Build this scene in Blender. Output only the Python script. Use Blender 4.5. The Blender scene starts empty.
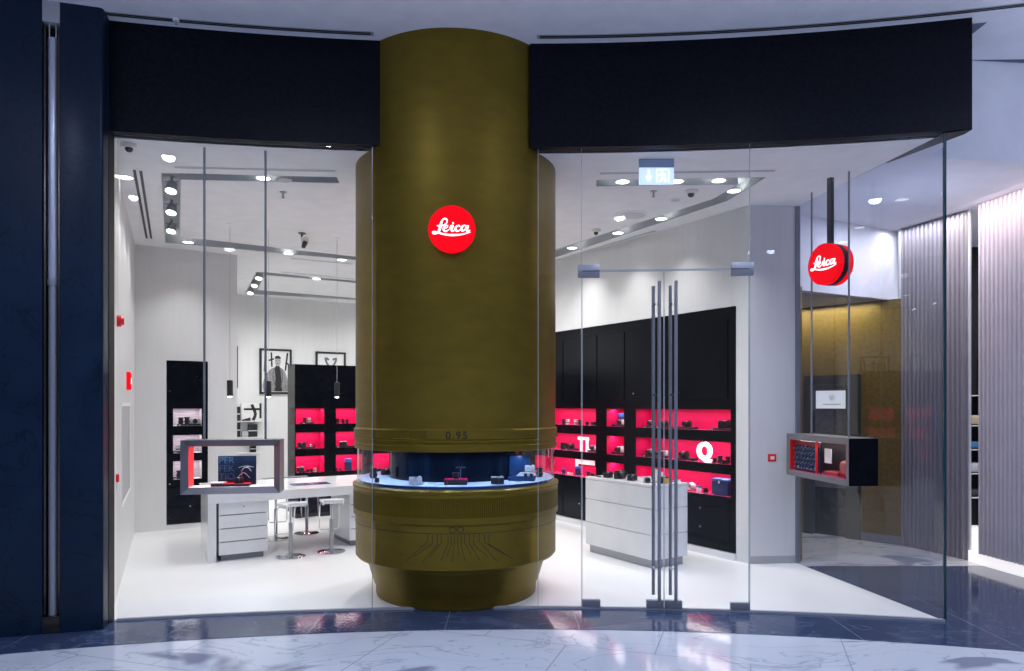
import bpy, bmesh, math, random
from mathutils import Vector, Matrix
random.seed(7)
sc = bpy.context.scene
COL = sc.collection
PI = math.pi
R = math.radians

# ------------------------------------------------------------------ camera, world, exposure
CAMZ = 1.5
F = 720.0
cd = bpy.data.cameras.new('camera'); cam = bpy.data.objects.new('camera', cd); COL.objects.link(cam)
cam.location = (0, 0, CAMZ); cam.rotation_euler = (R(90), 0, 0)
cd.sensor_fit = 'HORIZONTAL'; cd.sensor_width = 36.0; cd.lens = 36.0 * F / 1024.0
cd.shift_x = 0.0; cd.shift_y = (405.0 - 335.5) / 1024.0
cd.clip_start = 0.05; cd.clip_end = 200
sc.camera = cam
w = bpy.data.worlds.new('world'); sc.world = w; w.use_nodes = True
w.node_tree.nodes['Background'].inputs[0].default_value = (0.22, 0.30, 0.62, 1)
w.node_tree.nodes['Background'].inputs[1].default_value = 0.22
sc.view_settings.view_transform = 'Standard'
try: sc.view_settings.look = 'None'
except Exception: pass
sc.view_settings.gamma = 1.0
sc.view_settings.use_curve_mapping = False
sc.view_settings.exposure = 0.0
sc.cycles.max_bounces = 8
sc.cycles.transparent_max_bounces = 24
sc.cycles.sample_clamp_indirect = 4.0
sc.cycles.use_denoising = True

def lamp(name, kind, loc, energy, color=(1, 1, 1), rot=(0, 0, 0), size=.1, size_y=None, spot=None, blend=.6):
    l = bpy.data.lights.new(name, kind); l.energy = energy; l.color = color
    if kind == 'AREA':
        l.size = size
        if size_y: l.shape = 'RECTANGLE'; l.size_y = size_y
    else: l.shadow_soft_size = size
    if kind == 'SPOT': l.spot_size = R(spot or 120); l.spot_blend = blend
    o = bpy.data.objects.new(name, l); COL.objects.link(o); o.location = loc; o.rotation_euler = rot
    return o

ZM, ZS = 4.158, 3.385          # mall ceiling, shop ceiling
COOL = (.66, .74, 1.0)
# the mall's own ceiling panels, above and behind the place where the photographer stands
for x, y in ((-2.6, 2.2), (-1.4, 3.2), (1.6, 3.3), (3.4, 3.0), (-3.0, .4), (-1.0, .4), (1.0, .4), (3.0, .4), (-2.4, -2.4), (0.0, -2.4), (2.4, -2.4), (5.0, 2.4)):
    lamp('mall_ceiling_lamp', 'SPOT', (x, y, ZM - .02), 80, COOL, (0, 0, 0), .045, spot=165, blend=.7)

# added fill lights aimed up to brighten the mall ceiling
for x, y in ((-3.2, 1.6), (0.0, 1.2), (3.2, 1.6), (4.8, 3.6)):
    lamp('mall_ceiling_fill', 'AREA', (x, y, 2.9), 26, COOL, (PI, 0, 0), 1.6, .3)

# ------------------------------------------------------------------ materials
def mat(name, color, rough=.5, metal=0., spec=.5, emit=None, es=1., noise=None, coat=0., bump=None):
    """noise = (scale, colour2, lo, hi, stretch)"""
    m = bpy.data.materials.new(name); m.use_nodes = True
    nt = m.node_tree; b = nt.nodes['Principled BSDF']
    b.inputs['Base Color'].default_value = (*color, 1)
    b.inputs['Roughness'].default_value = rough
    b.inputs['Metallic'].default_value = metal
    b.inputs['Specular IOR Level'].default_value = spec
    b.inputs['Coat Weight'].default_value = coat
    if emit:
        b.inputs['Emission Color'].default_value = (*emit, 1); b.inputs['Emission Strength'].default_value = es
    tc = nt.nodes.new('ShaderNodeTexCoord')
    if noise is None: noise = (6., tuple(min(1, c * 1.06 + .002) for c in color), .35, .65, (1, 1, 1))
    mp = nt.nodes.new('ShaderNodeMapping'); mp.inputs['Scale'].default_value = noise[4]
    n = nt.nodes.new('ShaderNodeTexNoise'); n.inputs['Scale'].default_value = noise[0]; n.inputs['Detail'].default_value = 5
    r = nt.nodes.new('ShaderNodeValToRGB')
    r.color_ramp.elements[0].position = noise[2]; r.color_ramp.elements[1].position = noise[3]
    r.color_ramp.elements[0].color = (*color, 1); r.color_ramp.elements[1].color = (*noise[1], 1)
    nt.links.new(tc.outputs['Object'], mp.inputs[0]); nt.links.new(mp.outputs[0], n.inputs['Vector'])
    nt.links.new(n.outputs['Fac'], r.inputs[0]); nt.links.new(r.outputs[0], b.inputs['Base Color'])
    if bump:
        bp = nt.nodes.new('ShaderNodeBump'); bp.inputs['Strength'].default_value = bump
        nt.links.new(n.outputs['Fac'], bp.inputs['Height']); nt.links.new(bp.outputs[0], b.inputs['Normal'])
    return m

def mat_marble(name, base, blotch, vein, rough, scale, tile=None, seam=(.1, .1, .12), vw=.03, bl=(.56, .7), rotz=0., spec=.5):
    m = bpy.data.materials.new(name); m.use_nodes = True
    nt = m.node_tree; b = nt.nodes['Principled BSDF']; L = nt.links.new
    b.inputs['Roughness'].default_value = rough; b.inputs['Specular IOR Level'].default_value = spec
    tc = nt.nodes.new('ShaderNodeTexCoord')
    mp = nt.nodes.new('ShaderNodeMapping'); mp.inputs['Scale'].default_value = (scale, scale * 2.2, scale)
    mp.inputs['Rotation'].default_value = (0, 0, .5 + rotz)
    L(tc.outputs['Object'], mp.inputs[0])
    n1 = nt.nodes.new('ShaderNodeTexNoise'); n1.inputs['Scale'].default_value = 1.1; n1.inputs['Detail'].default_value = 3; n1.inputs['Distortion'].default_value = .8
    L(mp.outputs[0], n1.inputs['Vector'])
    r1 = nt.nodes.new('ShaderNodeValToRGB'); r1.color_ramp.elements[0].position = bl[0]; r1.color_ramp.elements[1].position = bl[1]
    r1.color_ramp.elements[0].color = (*base, 1); r1.color_ramp.elements[1].color = (*blotch, 1)
    L(n1.outputs['Fac'], r1.inputs[0])
    n2 = nt.nodes.new('ShaderNodeTexNoise'); n2.inputs['Scale'].default_value = 1.6; n2.inputs['Detail'].default_value = 7; n2.inputs['Distortion'].default_value = 1.4
    L(mp.outputs[0], n2.inputs['Vector'])
    s = nt.nodes.new('ShaderNodeMath'); s.operation = 'SUBTRACT'; s.inputs[1].default_value = .5; L(n2.outputs['Fac'], s.inputs[0])
    a = nt.nodes.new('ShaderNodeMath'); a.operation = 'ABSOLUTE'; L(s.outputs[0], a.inputs[0])
    r2 = nt.nodes.new('ShaderNodeValToRGB'); r2.color_ramp.elements[0].position = 0; r2.color_ramp.elements[1].position = vw
    r2.color_ramp.elements[0].color = (1, 1, 1, 1); r2.color_ramp.elements[1].color = (0, 0, 0, 1); L(a.outputs[0], r2.inputs[0])
    k = nt.nodes.new('ShaderNodeMath'); k.operation = 'MULTIPLY'; k.inputs[1].default_value = .6; L(r2.outputs[0], k.inputs[0])
    mx = nt.nodes.new('ShaderNodeMixRGB'); mx.inputs[2].default_value = (*vein, 1)
    L(k.outputs[0], mx.inputs[0]); L(r1.outputs[0], mx.inputs[1])
    out = mx.outputs[0]
    if tile:
        br = nt.nodes.new('ShaderNodeTexBrick'); br.inputs['Color1'].default_value = (0, 0, 0, 1); br.inputs['Color2'].default_value = (0, 0, 0, 1)
        br.inputs['Mortar'].default_value = (1, 1, 1, 1); br.inputs['Scale'].default_value = 1
        br.inputs['Brick Width'].default_value = tile[0]; br.inputs['Row Height'].default_value = tile[1]; br.inputs['Mortar Size'].default_value = .004
        mp2 = nt.nodes.new('ShaderNodeMapping'); mp2.inputs['Rotation'].default_value = (0, 0, tile[2]); L(tc.outputs['Object'], mp2.inputs[0])
        L(mp2.outputs[0], br.inputs['Vector'])
        m3 = nt.nodes.new('ShaderNodeMixRGB'); m3.inputs[2].default_value = (*seam, 1)
        L(br.outputs['Color'], m3.inputs[0]); L(out, m3.inputs[1]); out = m3.outputs[0]
    L(out, b.inputs['Base Color'])
    return m

def mat_glass(name, tint, ior=1.45, boost=1.0):
    m = bpy.data.materials.new(name); m.use_nodes = True
    nt = m.node_tree; nt.nodes.clear(); L = nt.links.new
    o = nt.nodes.new('ShaderNodeOutputMaterial'); mix = nt.nodes.new('ShaderNodeMixShader')
    t = nt.nodes.new('ShaderNodeBsdfTransparent'); t.inputs[0].default_value = (*tint, 1)
    g = nt.nodes.new('ShaderNodeBsdfGlossy'); g.inputs['Roughness'].default_value = 0.0
    fr = nt.nodes.new('ShaderNodeFresnel'); fr.inputs[0].default_value = ior
    ge = nt.nodes.new('ShaderNodeNewGeometry')
    inv = nt.nodes.new('ShaderNodeMath'); inv.operation = 'SUBTRACT'; inv.inputs[0].default_value = boost; L(ge.outputs['Backfacing'], inv.inputs[1])
    cl = nt.nodes.new('ShaderNodeMath'); cl.operation = 'MAXIMUM'; cl.inputs[1].default_value = 0; L(inv.outputs[0], cl.inputs[0])
    mu = nt.nodes.new('ShaderNodeMath'); mu.operation = 'MULTIPLY'; L(fr.outputs[0], mu.inputs[0]); L(cl.outputs[0], mu.inputs[1])
    L(mu.outputs[0], mix.inputs[0]); L(t.outputs[0], mix.inputs[1]); L(g.outputs[0], mix.inputs[2]); L(mix.outputs[0], o.inputs[0])
    return m

M = {}
M['shopwall'] = mat('white_wall', (.665, .665, .665), .35, spec=.4, noise=(18, (.685, .685, .685), .4, .6, (1, 1, .08)))
M['shopceil'] = mat('shop_ceiling_white', (.74, .74, .75), .8)
M['shopfloor'] = mat('shop_floor_white', (.80, .80, .79), .30, spec=.35, noise=(1.2, (.77, .77, .77), .3, .7, (1, 1, 1)))
M['mallceil'] = mat('mall_ceiling_white', (.78, .78, .82), .8)
M['malfloor'] = mat_marble('mall_marble', (.58, .63, .70), (.24, .27, .36), (.26, .29, .38), .10, .8, tile=(1.1, 1.1, .32), seam=(.36, .38, .44), vw=.012, bl=(.585, .63))
M['border'] = mat_marble('blue_grey_marble', (.040, .062, .125), (.075, .10, .17), (.15, .19, .30), .10, 1.2, tile=(.9, 40., .0), seam=(.17, .19, .24), vw=.012)
M['corridor'] = mat_marble('corridor_marble', (.62, .63, .68), (.22, .25, .34), (.2, .22, .3), .14, .8, vw=.02, bl=(.56, .62))
M['navy'] = mat_marble('navy_marble', (.0075, .018, .040), (.011, .025, .052), (.0025, .005, .010), .28, 1.5, vw=.012, bl=(.4, .7), spec=.18)
M['fascia'] = mat('fascia_black', (.003, .004, .008), .45, spec=.12, noise=(40, (.006, .008, .013), .4, .6, (1, 1, 1)))
M['brass'] = mat('aged_brass', (.215, .145, .012), .45, metal=.7, noise=(5, (.175, .118, .010), .3, .7, (1, 1, 2.5)))
M['brassd'] = mat('brass_dark_paint', (.014, .011, .004), .6)
M['chrome'] = mat('chrome', (.80, .80, .82), .12, metal=1)
M['steel'] = mat('brushed_steel', (.34, .35, .38), .35, metal=.6, noise=(30, (.36, .37, .41), .4, .6, (1, 30, 30)))
M['case_steel'] = mat('case_steel', (.19, .195, .215), .35, metal=.6, noise=(30, (.165, .17, .19), .4, .6, (1, 30, 30)))
M['dsteel'] = mat('dark_steel', (.24, .25, .27), .4, metal=.3)
M['tube'] = mat('polished_tube', (.50, .52, .60), .22, metal=.45)
M['bronze'] = mat('bronze_bar', (.10, .085, .075), .25, metal=.9)
M['grey'] = mat('channel_grey', (.42, .44, .45), .6)
M['lgrey'] = mat('light_grey_metal', (.42, .43, .44), .5, metal=.3)
M['black'] = mat('gloss_black', (.0016, .002, .0028), .2, spec=.12)
M['mblack'] = mat('matt_black', (.010, .010, .012), .5)
M['kblack'] = mat('camera_black', (.016, .017, .020), .38)
M['pink'] = mat('crimson_lining', (.70, .004, .095), .6, spec=.2, noise=(3, (.62, .003, .085), .3, .7, (1, 1, 1)))
M['pinkshelf'] = mat('crimson_shelf', (.55, .06, .18), .15)
M['red'] = mat('red_lacquer', (.80, .008, .012), .35)
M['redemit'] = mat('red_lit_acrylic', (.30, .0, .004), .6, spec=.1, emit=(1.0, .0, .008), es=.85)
M['whiteemit'] = mat('white_lit_acrylic', (1, 1, 1), .4, emit=(1, 1, 1), es=1.1)
M['lampemit'] = mat('lamp_disc', (1, 1, 1), .4, emit=(1, .99, .96), es=9)
M['signemit'] = mat('sign_pale_blue', (.6, .75, 1), .4, emit=(.60, .75, 1.0), es=.85)
M['wgloss'] = mat('white_lacquer', (.72, .73, .75), .16)
M['wmatt'] = mat('white_matt', (.78, .78, .78), .6)
M['seam'] = mat('grey_seam', (.22, .22, .24), .6)
M['silver'] = mat('camera_silver', (.72, .73, .76), .3, metal=.3)
M['blue'] = mat('deep_blue', (.01, .04, .13), .25)
M['navyprint'] = mat('poster_navy', (.003, .008, .022), .3, noise=(5, (.006, .015, .040), .4, .6, (1, 1, 1)))
M['mblue'] = mat('mid_blue', (.03, .13, .45), .3)
M['disc'] = mat('ring_top_pale_blue', (.58, .70, .95), .18)
M['core'] = mat('core_navy_gloss', (.0012, .004, .011), .15, spec=.15, noise=(14, (.003, .009, .022), .45, .6, (1, 1, .02)))
M['yellow'] = mat('yellow_leather', (.8, .42, .02), .4)
M['gold'] = mat('gold_wall', (.21, .145, .035), .38, metal=.35, noise=(26, (.17, .118, .03), .45, .55, (1, 1, 1)))
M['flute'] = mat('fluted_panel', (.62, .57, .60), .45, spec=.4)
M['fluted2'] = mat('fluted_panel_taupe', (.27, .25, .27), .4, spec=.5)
M['photo'] = mat('photo_paper', (.70, .70, .70), .4)
M['pgrey'] = mat('print_grey', (.16, .16, .16), .5, noise=(25, (.10, .10, .10), .4, .6, (1, 1, 1)))
M['pjack'] = mat('print_mid_grey', (.27, .27, .27), .5, noise=(25, (.20, .20, .20), .4, .6, (1, 1, 1)))
M['pdark'] = mat('print_dark', (.012, .012, .012), .5)
M['pface'] = mat('print_face', (.36, .36, .36), .5)
M['slat'] = mat('pale_slat_lining', (.55, .48, .50), .5, noise=(3, (.42, .36, .40), .48, .52, (1, 1, 40)))
M['glass'] = mat_glass('shop_glass', (.965, .975, .985))
M['sglass'] = mat_glass('side_glass', (.86, .88, .92))
M['rglass'] = mat_glass('ring_glass', (.96, .98, 1.0), 1.42)
M['gedge'] = mat('glass_edge', (.45, .52, .52), .2)
M['tedge'] = mat('glass_edge_teal', (.01, .045, .055), .15)
M['socket'] = mat('socket_white', (.85, .85, .85), .4)
M['cream'] = mat('cream_plastic', (.72, .70, .60), .4)

# ------------------------------------------------------------------ mesh helpers
class MB:
    """collects geometry for ONE mesh object"""
    def __init__(s): s.bm = bmesh.new()
    def box(s, x0, y0, z0, x1, y1, z1, bev=0., mtx=None, seg=2):
        b = bmesh.new(); bmesh.ops.create_cube(b, size=1)
        bmesh.ops.scale(b, vec=(abs(x1 - x0), abs(y1 - y0), abs(z1 - z0)), verts=b.verts)
        if bev > 0: bmesh.ops.bevel(b, geom=list(b.edges), offset=bev, segments=seg, profile=.5, affect='EDGES')
        bmesh.ops.translate(b, vec=((x0 + x1) / 2, (y0 + y1) / 2, (z0 + z1) / 2), verts=b.verts)
        return s._add(b, mtx)
    def _add(s, b, mtx=None):
        if mtx is not None: bmesh.ops.transform(b, matrix=mtx, verts=b.verts)
        me = bpy.data.meshes.new('tmp'); b.to_mesh(me); b.free(); s.bm.from_mesh(me); bpy.data.meshes.remove(me); return s
    def cyl(s, p0, p1, r0, r1=None, n=20, cap=True):
        r1 = r0 if r1 is None else r1
        p0 = Vector(p0); p1 = Vector(p1); d = p1 - p0
        b = bmesh.new(); bmesh.ops.create_cone(b, cap_ends=cap, cap_tris=False, segments=n, radius1=r0, radius2=r1, depth=d.length)
        q = Vector((0, 0, 1)).rotation_difference(d.normalized()).to_matrix().to_4x4()
        return s._add(b, Matrix.Translation((p0 + p1) / 2) @ q)
    def tube(s, pts, r, n=10):
        pts = [Vector(p) for p in pts]
        rings = []; bm = s.bm; up = Vector((0, 0, 1)); prev = None
        for i, p in enumerate(pts):
            t = (pts[min(i + 1, len(pts) - 1)] - pts[max(i - 1, 0)]).normalized()
            if prev is None:
                a = t.cross(up); a = a if a.length > .01 else t.cross(Vector((1, 0, 0)))
            else: a = prev - t * prev.dot(t)
            a.normalize(); c = t.cross(a); prev = a
            rings.append([bm.verts.new(p + r * (math.cos(k * 2 * PI / n) * a + math.sin(k * 2 * PI / n) * c)) for k in range(n)])
        for i in range(len(rings) - 1):
            for k in range(n): bm.faces.new((rings[i][k], rings[i][(k + 1) % n], rings[i + 1][(k + 1) % n], rings[i + 1][k]))
        bm.faces.new(rings[0][::-1]); bm.faces.new(rings[-1]); return s
    def lathe(s, prof, n=96, cx=0, cy=0, closed=False, rmod=None):
        bm = s.bm; rings = []
        for j, (r, z) in enumerate(prof):
            if r < 1e-6: rings.append([bm.verts.new((cx, cy, z))]); continue
            rings.append([bm.verts.new((cx + (r + (rmod(j, k) if rmod else 0)) * math.cos(k * 2 * PI / n), cy + (r + (rmod(j, k) if rmod else 0)) * math.sin(k * 2 * PI / n), z)) for k in range(n)])
        m = len(rings)
        for i in range(m if closed else m - 1):
            a, b = rings[i], rings[(i + 1) % m]
            for k in range(n):
                k2 = (k + 1) % n
                if len(a) == 1 and len(b) == 1: continue
                if len(a) == 1: bm.faces.new((a[0], b[k2], b[k]))
                elif len(b) == 1: bm.faces.new((a[k], a[k2], b[0]))
                else: bm.faces.new((a[k], a[k2], b[k2], b[k]))
        return s
    def prism(s, poly, z0, z1, mtx=None):
        """vertical prism over a 2D outline (x,y)"""
        b = bmesh.new(); lo = [b.verts.new((x, y, z0)) for x, y in poly]; hi = [b.verts.new((x, y, z1)) for x, y in poly]
        n = len(poly); b.faces.new(lo[::-1]); b.faces.new(hi)
        for k in range(n): b.faces.new((lo[k], lo[(k + 1) % n], hi[(k + 1) % n], hi[k]))
        bmesh.ops.recalc_face_normals(b, faces=b.faces)
        return s._add(b, mtx)
    def plate(s, poly, y0, y1):
        """outline in (x,z), thickness along y"""
        return s.prism([(x, z) for x, z in poly], -y1, -y0, Matrix(((1, 0, 0, 0), (0, 0, -1, 0), (0, 1, 0, 0), (0, 0, 0, 1))))
    def ribbon(s, pts, wd, y0, y1, smooth=6):
        """stroke in the x-z plane; wd = width or list of widths"""
        P = [Vector((p[0], p[1])) for p in pts]; W = wd if isinstance(wd, (list, tuple)) else [wd] * len(P)
        Q, WW = [], []
        if smooth:
            for i in range(len(P) - 1):
                p0, p1, p2, p3 = P[max(i - 1, 0)], P[i], P[i + 1], P[min(i + 2, len(P) - 1)]
                for k in range(smooth):
                    t = k / smooth
                    Q.append(.5 * ((2 * p1) + (p2 - p0) * t + (2 * p0 - 5 * p1 + 4 * p2 - p3) * t * t + (3 * p1 - p0 - 3 * p2 + p3) * t ** 3)); WW.append(W[i] * (1 - t) + W[i + 1] * t)
            Q.append(P[-1]); WW.append(W[-1])
        else: Q, WW = P, list(W)
        bm = s.bm; rows = []
        for i, q in enumerate(Q):
            t = Q[min(i + 1, len(Q) - 1)] - Q[max(i - 1, 0)]
            if t.length < 1e-9: t = Vector((1, 0))
            t.normalize(); nn = Vector((-t.y, t.x)) * WW[i] / 2
            rows.append([bm.verts.new((q.x + nn.x, y0, q.y + nn.y)), bm.verts.new((q.x - nn.x, y0, q.y - nn.y)), bm.verts.new((q.x - nn.x, y1, q.y - nn.y)), bm.verts.new((q.x + nn.x, y1, q.y + nn.y))])
        for i in range(len(rows) - 1):
            for k in range(4): bm.faces.new((rows[i][k], rows[i][(k + 1) % 4], rows[i + 1][(k + 1) % 4], rows[i + 1][k]))
        bm.faces.new(rows[0][::-1]); bm.faces.new(rows[-1]); return s
    def holes(s, x0, x1, z0, z1, hs, y0, y1):
        """a panel in the x-z plane with rectangular holes, cut as a grid"""
        xs = sorted({x0, x1, *[h[0] for h in hs], *[h[1] for h in hs]}); zs = sorted({z0, z1, *[h[2] for h in hs], *[h[3] for h in hs]})
        for i in range(len(xs) - 1):
            for j in range(len(zs) - 1):
                cx, cz = (xs[i] + xs[i + 1]) / 2, (zs[j] + zs[j + 1]) / 2
                if any(h[0] < cx < h[1] and h[2] < cz < h[3] for h in hs): continue
                s.box(xs[i], y0, zs[j], xs[i + 1], y1, zs[j + 1])
        return s
    def ngrid(s, pts): s.bm.faces.new([s.bm.verts.new(p) for p in pts]); return s
    def text(s, body, size, ext=.004, off=0., mtx=None, space=1., align='CENTER', line=1.):
        c = bpy.data.curves.new('t', 'FONT'); c.body = body; c.size = size; c.extrude = ext; c.offset = off
        c.align_x = align; c.align_y = 'CENTER'; c.space_character = space; c.space_line = line
        o = bpy.data.objects.new('t', c); COL.objects.link(o); dg = bpy.context.evaluated_depsgraph_get()
        me = bpy.data.meshes.new_from_object(o.evaluated_get(dg)); b = bmesh.new(); b.from_mesh(me)
        bpy.data.objects.remove(o); bpy.data.curves.remove(c); bpy.data.meshes.remove(me)
        rot = Matrix.Rotation(R(90), 4, 'X')
        return s._add(b, (mtx @ rot) if mtx is not None else rot)
    def build(s, name, material, parent=None, smooth=True, ang=35, loc=None, rotz=0., recalc=True):
        if recalc: bmesh.ops.recalc_face_normals(s.bm, faces=s.bm.faces)
        me = bpy.data.meshes.new(name); s.bm.to_mesh(me); s.bm.free()
        me.materials.append(material)
        if smooth:
            for p in me.polygons: p.use_smooth = True
            me.set_sharp_from_angle(angle=R(ang))
        o = bpy.data.objects.new(name, me); COL.objects.link(o)
        if parent: o.parent = parent
        if loc: o.location = loc
        o.rotation_euler = (0, 0, rotz)
        return o

def thing(name, label, cat, loc=(0, 0, 0), rotz=0., group=None):
    o = bpy.data.objects.new(name, None); COL.objects.link(o); o.location = loc; o.rotation_euler = (0, 0, rotz)
    o.empty_display_size = .05
    o['label'] = label; o['category'] = cat
    if group: o['group'] = group
    return o
def tag(o, label, cat, group=None):
    o['label'] = label; o['category'] = cat
    if group: o['group'] = group
    return o
def struct(o, label, cat='structure'):
    o['kind'] = 'structure'; o['label'] = label; o['category'] = cat; return o
def dup(root, loc, rotz, label, group=None):
    r = root.copy(); COL.objects.link(r); r.location = loc; r.rotation_euler = (0, 0, rotz); r['label'] = label
    if group: r['group'] = group
    for ch in list(root.children):
        c = ch.copy(); COL.objects.link(c); c.parent = r
        for g in list(ch.children):
            d = g.copy(); COL.objects.link(d); d.parent = c
    return r

def at(px, py, Y): return Vector(((px - 512) / F * Y, Y, CAMZ - (py - 405) / F * Y))
def on_ceiling(px, py, H=ZS):
    Y = (H - CAMZ) * F / (405 - py); return Vector(((px - 512) / F * Y, Y, H))
def on_level(px, py, Z):
    Y = (CAMZ - Z) * F / (py - 405); return Vector(((px - 512) / F * Y, Y, Z))

# the shop grid is turned from the camera axis
AG = R(32.34)
V = Vector((math.cos(AG), math.sin(AG))); U = Vector((-math.sin(AG), math.cos(AG)))
def grid(o, v, u): return (o[0] + V.x * v + U.x * u, o[1] + V.y * v + U.y * u)

# ------------------------------------------------------------------ the shopfront line
def G(x): return 5.33 - (x - .1) ** 2 / 26.0          # glass line
def Fx(x): return G(x) - .035                           # fascia face
XL, XR = -2.75, 3.007
CX, CY, CR = -.452, 5.875, .806                        # the column
SG1 = (2.700, 6.86)                                     # back end of the side glass
P0 = (2.24, 6.80)                                       # near corner of the right wall
A0 = (-4.43, 8.45); B0 = (-3.46, 9.06)
BK_L = (-5.27, 11.92); BK_R = (-2.225, 13.85)

def arc(f, x0, x1, n): return [(x0 + (x1 - x0) * i / n, f(x0 + (x1 - x0) * i / n)) for i in range(n + 1)]

# ---- floors
shop_poly = arc(G, XL, XR, 24) + [SG1, (P0[0] + .45, P0[1] + .04), P0, BK_R, BK_L, B0, A0, (-2.80, 5.02)]
struct(MB().prism(shop_poly, -.10, 0).build('floor', M['shopfloor'], smooth=False), 'glossy white shop floor behind the curved glass front', 'floor')
struct(MB().prism([(-6, -4), (7.5, -4), (7.5, 6.9), (-6, 6.9)], -.2, -.006).build('floor_mall', M['malfloor'], smooth=False), 'white veined marble mall floor in front of the shop', 'floor')
bord = arc(lambda x: 4.83 - (x - .1) ** 2 / 21.0, -3.6, 4.4, 30)
struct(MB().prism(bord + [(4.73, 4.2), (4.385, 6.92), (4.2, 6.88), (2.72, 6.70)] + arc(G, XR, XL, 24) + [(-3.6, 4.7)], -.05, -.003).build('floor_border', M['border'], smooth=False), 'dark blue grey marble border strip along the glass', 'floor')
struct(MB().prism([(2.69, 6.72), (7.0, 6.72), (7.0, 12), (2.2, 12), (2.45, 6.88)], -.06, -.001).build('floor_corridor', M['corridor'], smooth=False), 'pale marble corridor floor beside the shop', 'floor')

# ---- ceilings
cut = []
def cutter(poly, z0, z1):
    o = MB().prism(poly, z0, z1).build('cut', M['grey'], smooth=False); cut.append(o); return o
def strip(p, q, wd, side=1):
    p = Vector(p[:2]); q = Vector(q[:2]); d = (q - p).normalized(); n = Vector((-d.y, d.x)) * wd * side
    return [tuple(p), tuple(q), tuple(q + n), tuple(p + n)]
# recessed lighting channels (outline on the ceiling)
CH = {}
def C_(x, y): return Vector(on_ceiling(x, y).xy)
bo = C_(165, 242.5); bi = C_(180, 236.5); k_ = 2.95
# U shaped channel over the desk: front leg, left leg, rear leg
CH['desk'] = [C_(161, 172.7), C_(337, 177), C_(340, 183.3), C_(181, 179.8), bi, Vector(grid(bi, k_, 0)), Vector(grid(bi, k_, .14)), bo]
s1 = C_(265.4, 272.2); s2 = C_(257.5, 290)
CH['back'] = [C_(255.6, 272), s1, Vector(grid(s1, 2.2, 0)), Vector(grid(s1, 2.2, .14)), Vector(grid(C_(263.5, 275), .02, 0)), s2, Vector(grid(s2, 2.2, 0)), Vector(grid(s2, 2.2, .14)), C_(245, 293.5)]
e1 = C_(556.4, 257); e2 = C_(556.4, 249)
CH['doors'] = [C_(596, 180), C_(767, 177), C_(727.7, 201), e1, e1 + U * 3.2, e2 + U * 3.4, e2, C_(712.5, 199), C_(737, 184.7), C_(596, 186.3)]
CH = {k: [tuple(p) for p in v] for k, v in CH.items()}
cpoly = arc(lambda x: G(x) + .07, XL - .05, XR - .02, 24) + [SG1, (P0[0] + .45, P0[1] + .04), P0, BK_R, BK_L, B0, A0, (-2.82, 5.02)]
m_ = MB()
def loop_edges(poly, z):
    vs = [m_.bm.verts.new((x, y, z)) for x, y in poly]
    return vs, [m_.bm.edges.new((vs[i_], vs[(i_ + 1) % len(vs)])) for i_ in range(len(vs))]
ed = []
vs0, e0 = loop_edges(cpoly, ZS); ed += e0
for k, poly in CH.items(): ed += loop_edges(poly, ZS)[1]
bmesh.ops.triangle_fill(m_.bm, use_beauty=True, use_dissolve=False, edges=ed, normal=(0, 0, -1))
m_.prism(cpoly, ZS + .095, ZS + .16)
ceil_m = m_.build('ceiling', M['shopceil'], smooth=False)
struct(ceil_m, 'white shop ceiling with recessed light channels', 'ceiling')
chlab = {'desk': 'grey recessed lighting channel running in a U over the white desk',
         'back': 'grey recessed channel with three lamps over the back room',
         'doors': 'grey recessed channel bending from the exit sign along the right wall'}
for k, poly in CH.items():
    m_ = MB(); n = len(poly)
    c = Vector((sum(p[0] for p in poly) / n, sum(p[1] for p in poly) / n))
    m_.prism(poly, ZS + .084, ZS + .089)
    for i in range(n):      # side linings
        p = Vector(poly[i]); q = Vector(poly[(i + 1) % n]); d = (q - p)
        if d.length < .05: continue
        d.normalize(); nn = Vector((-d.y, d.x))
        if sum(poly[i_][0] * poly[(i_ + 1) % n][1] - poly[(i_ + 1) % n][0] * poly[i_][1] for i_ in range(n)) < 0: nn = -nn
        pp = [p + nn * .002, q + nn * .002, q + nn * .008, p + nn * .008]
        m_.prism([tuple(x) for x in pp], ZS + .001, ZS + .084)
    tag(m_.build('ceiling_channel', M['grey'], smooth=False), chlab[k], 'channel')

struct(MB().prism([(-6, -4), (7.5, -4), (7.5, 5.45), (3.30, 5.55), (3.30, 5.0)] + arc(lambda x: G(x) + .06, XR, XL, 24) + [(-3.0, 5.1), (-6, 5.0)], ZM, ZM + .1).build('ceiling_mall', M['mallceil'], smooth=False), 'pale lavender mall ceiling in front of the shop', 'ceiling')
struct(MB().prism([(3.20, 5.52), (7.5, 5.95), (7.5, 12), (2.2, 12), (2.60, 6.95)] + [(2.70, 6.88)] + [(3.02, 5.06), (3.12, 5.06)], ZS + .005, ZS + .1).build('ceiling_corridor', M['mallceil'], smooth=False), 'pale lavender corridor ceiling beside the shop', 'ceiling')
struct(MB().prism([(3.20, 5.52), (7.5, 5.95), (7.5, 6.1), (3.20, 5.62)], ZS + .10, ZM).build('wall_bulkhead', M['mallceil'], smooth=False), 'plain lavender bulkhead beside the black fascia', 'wall')

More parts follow.
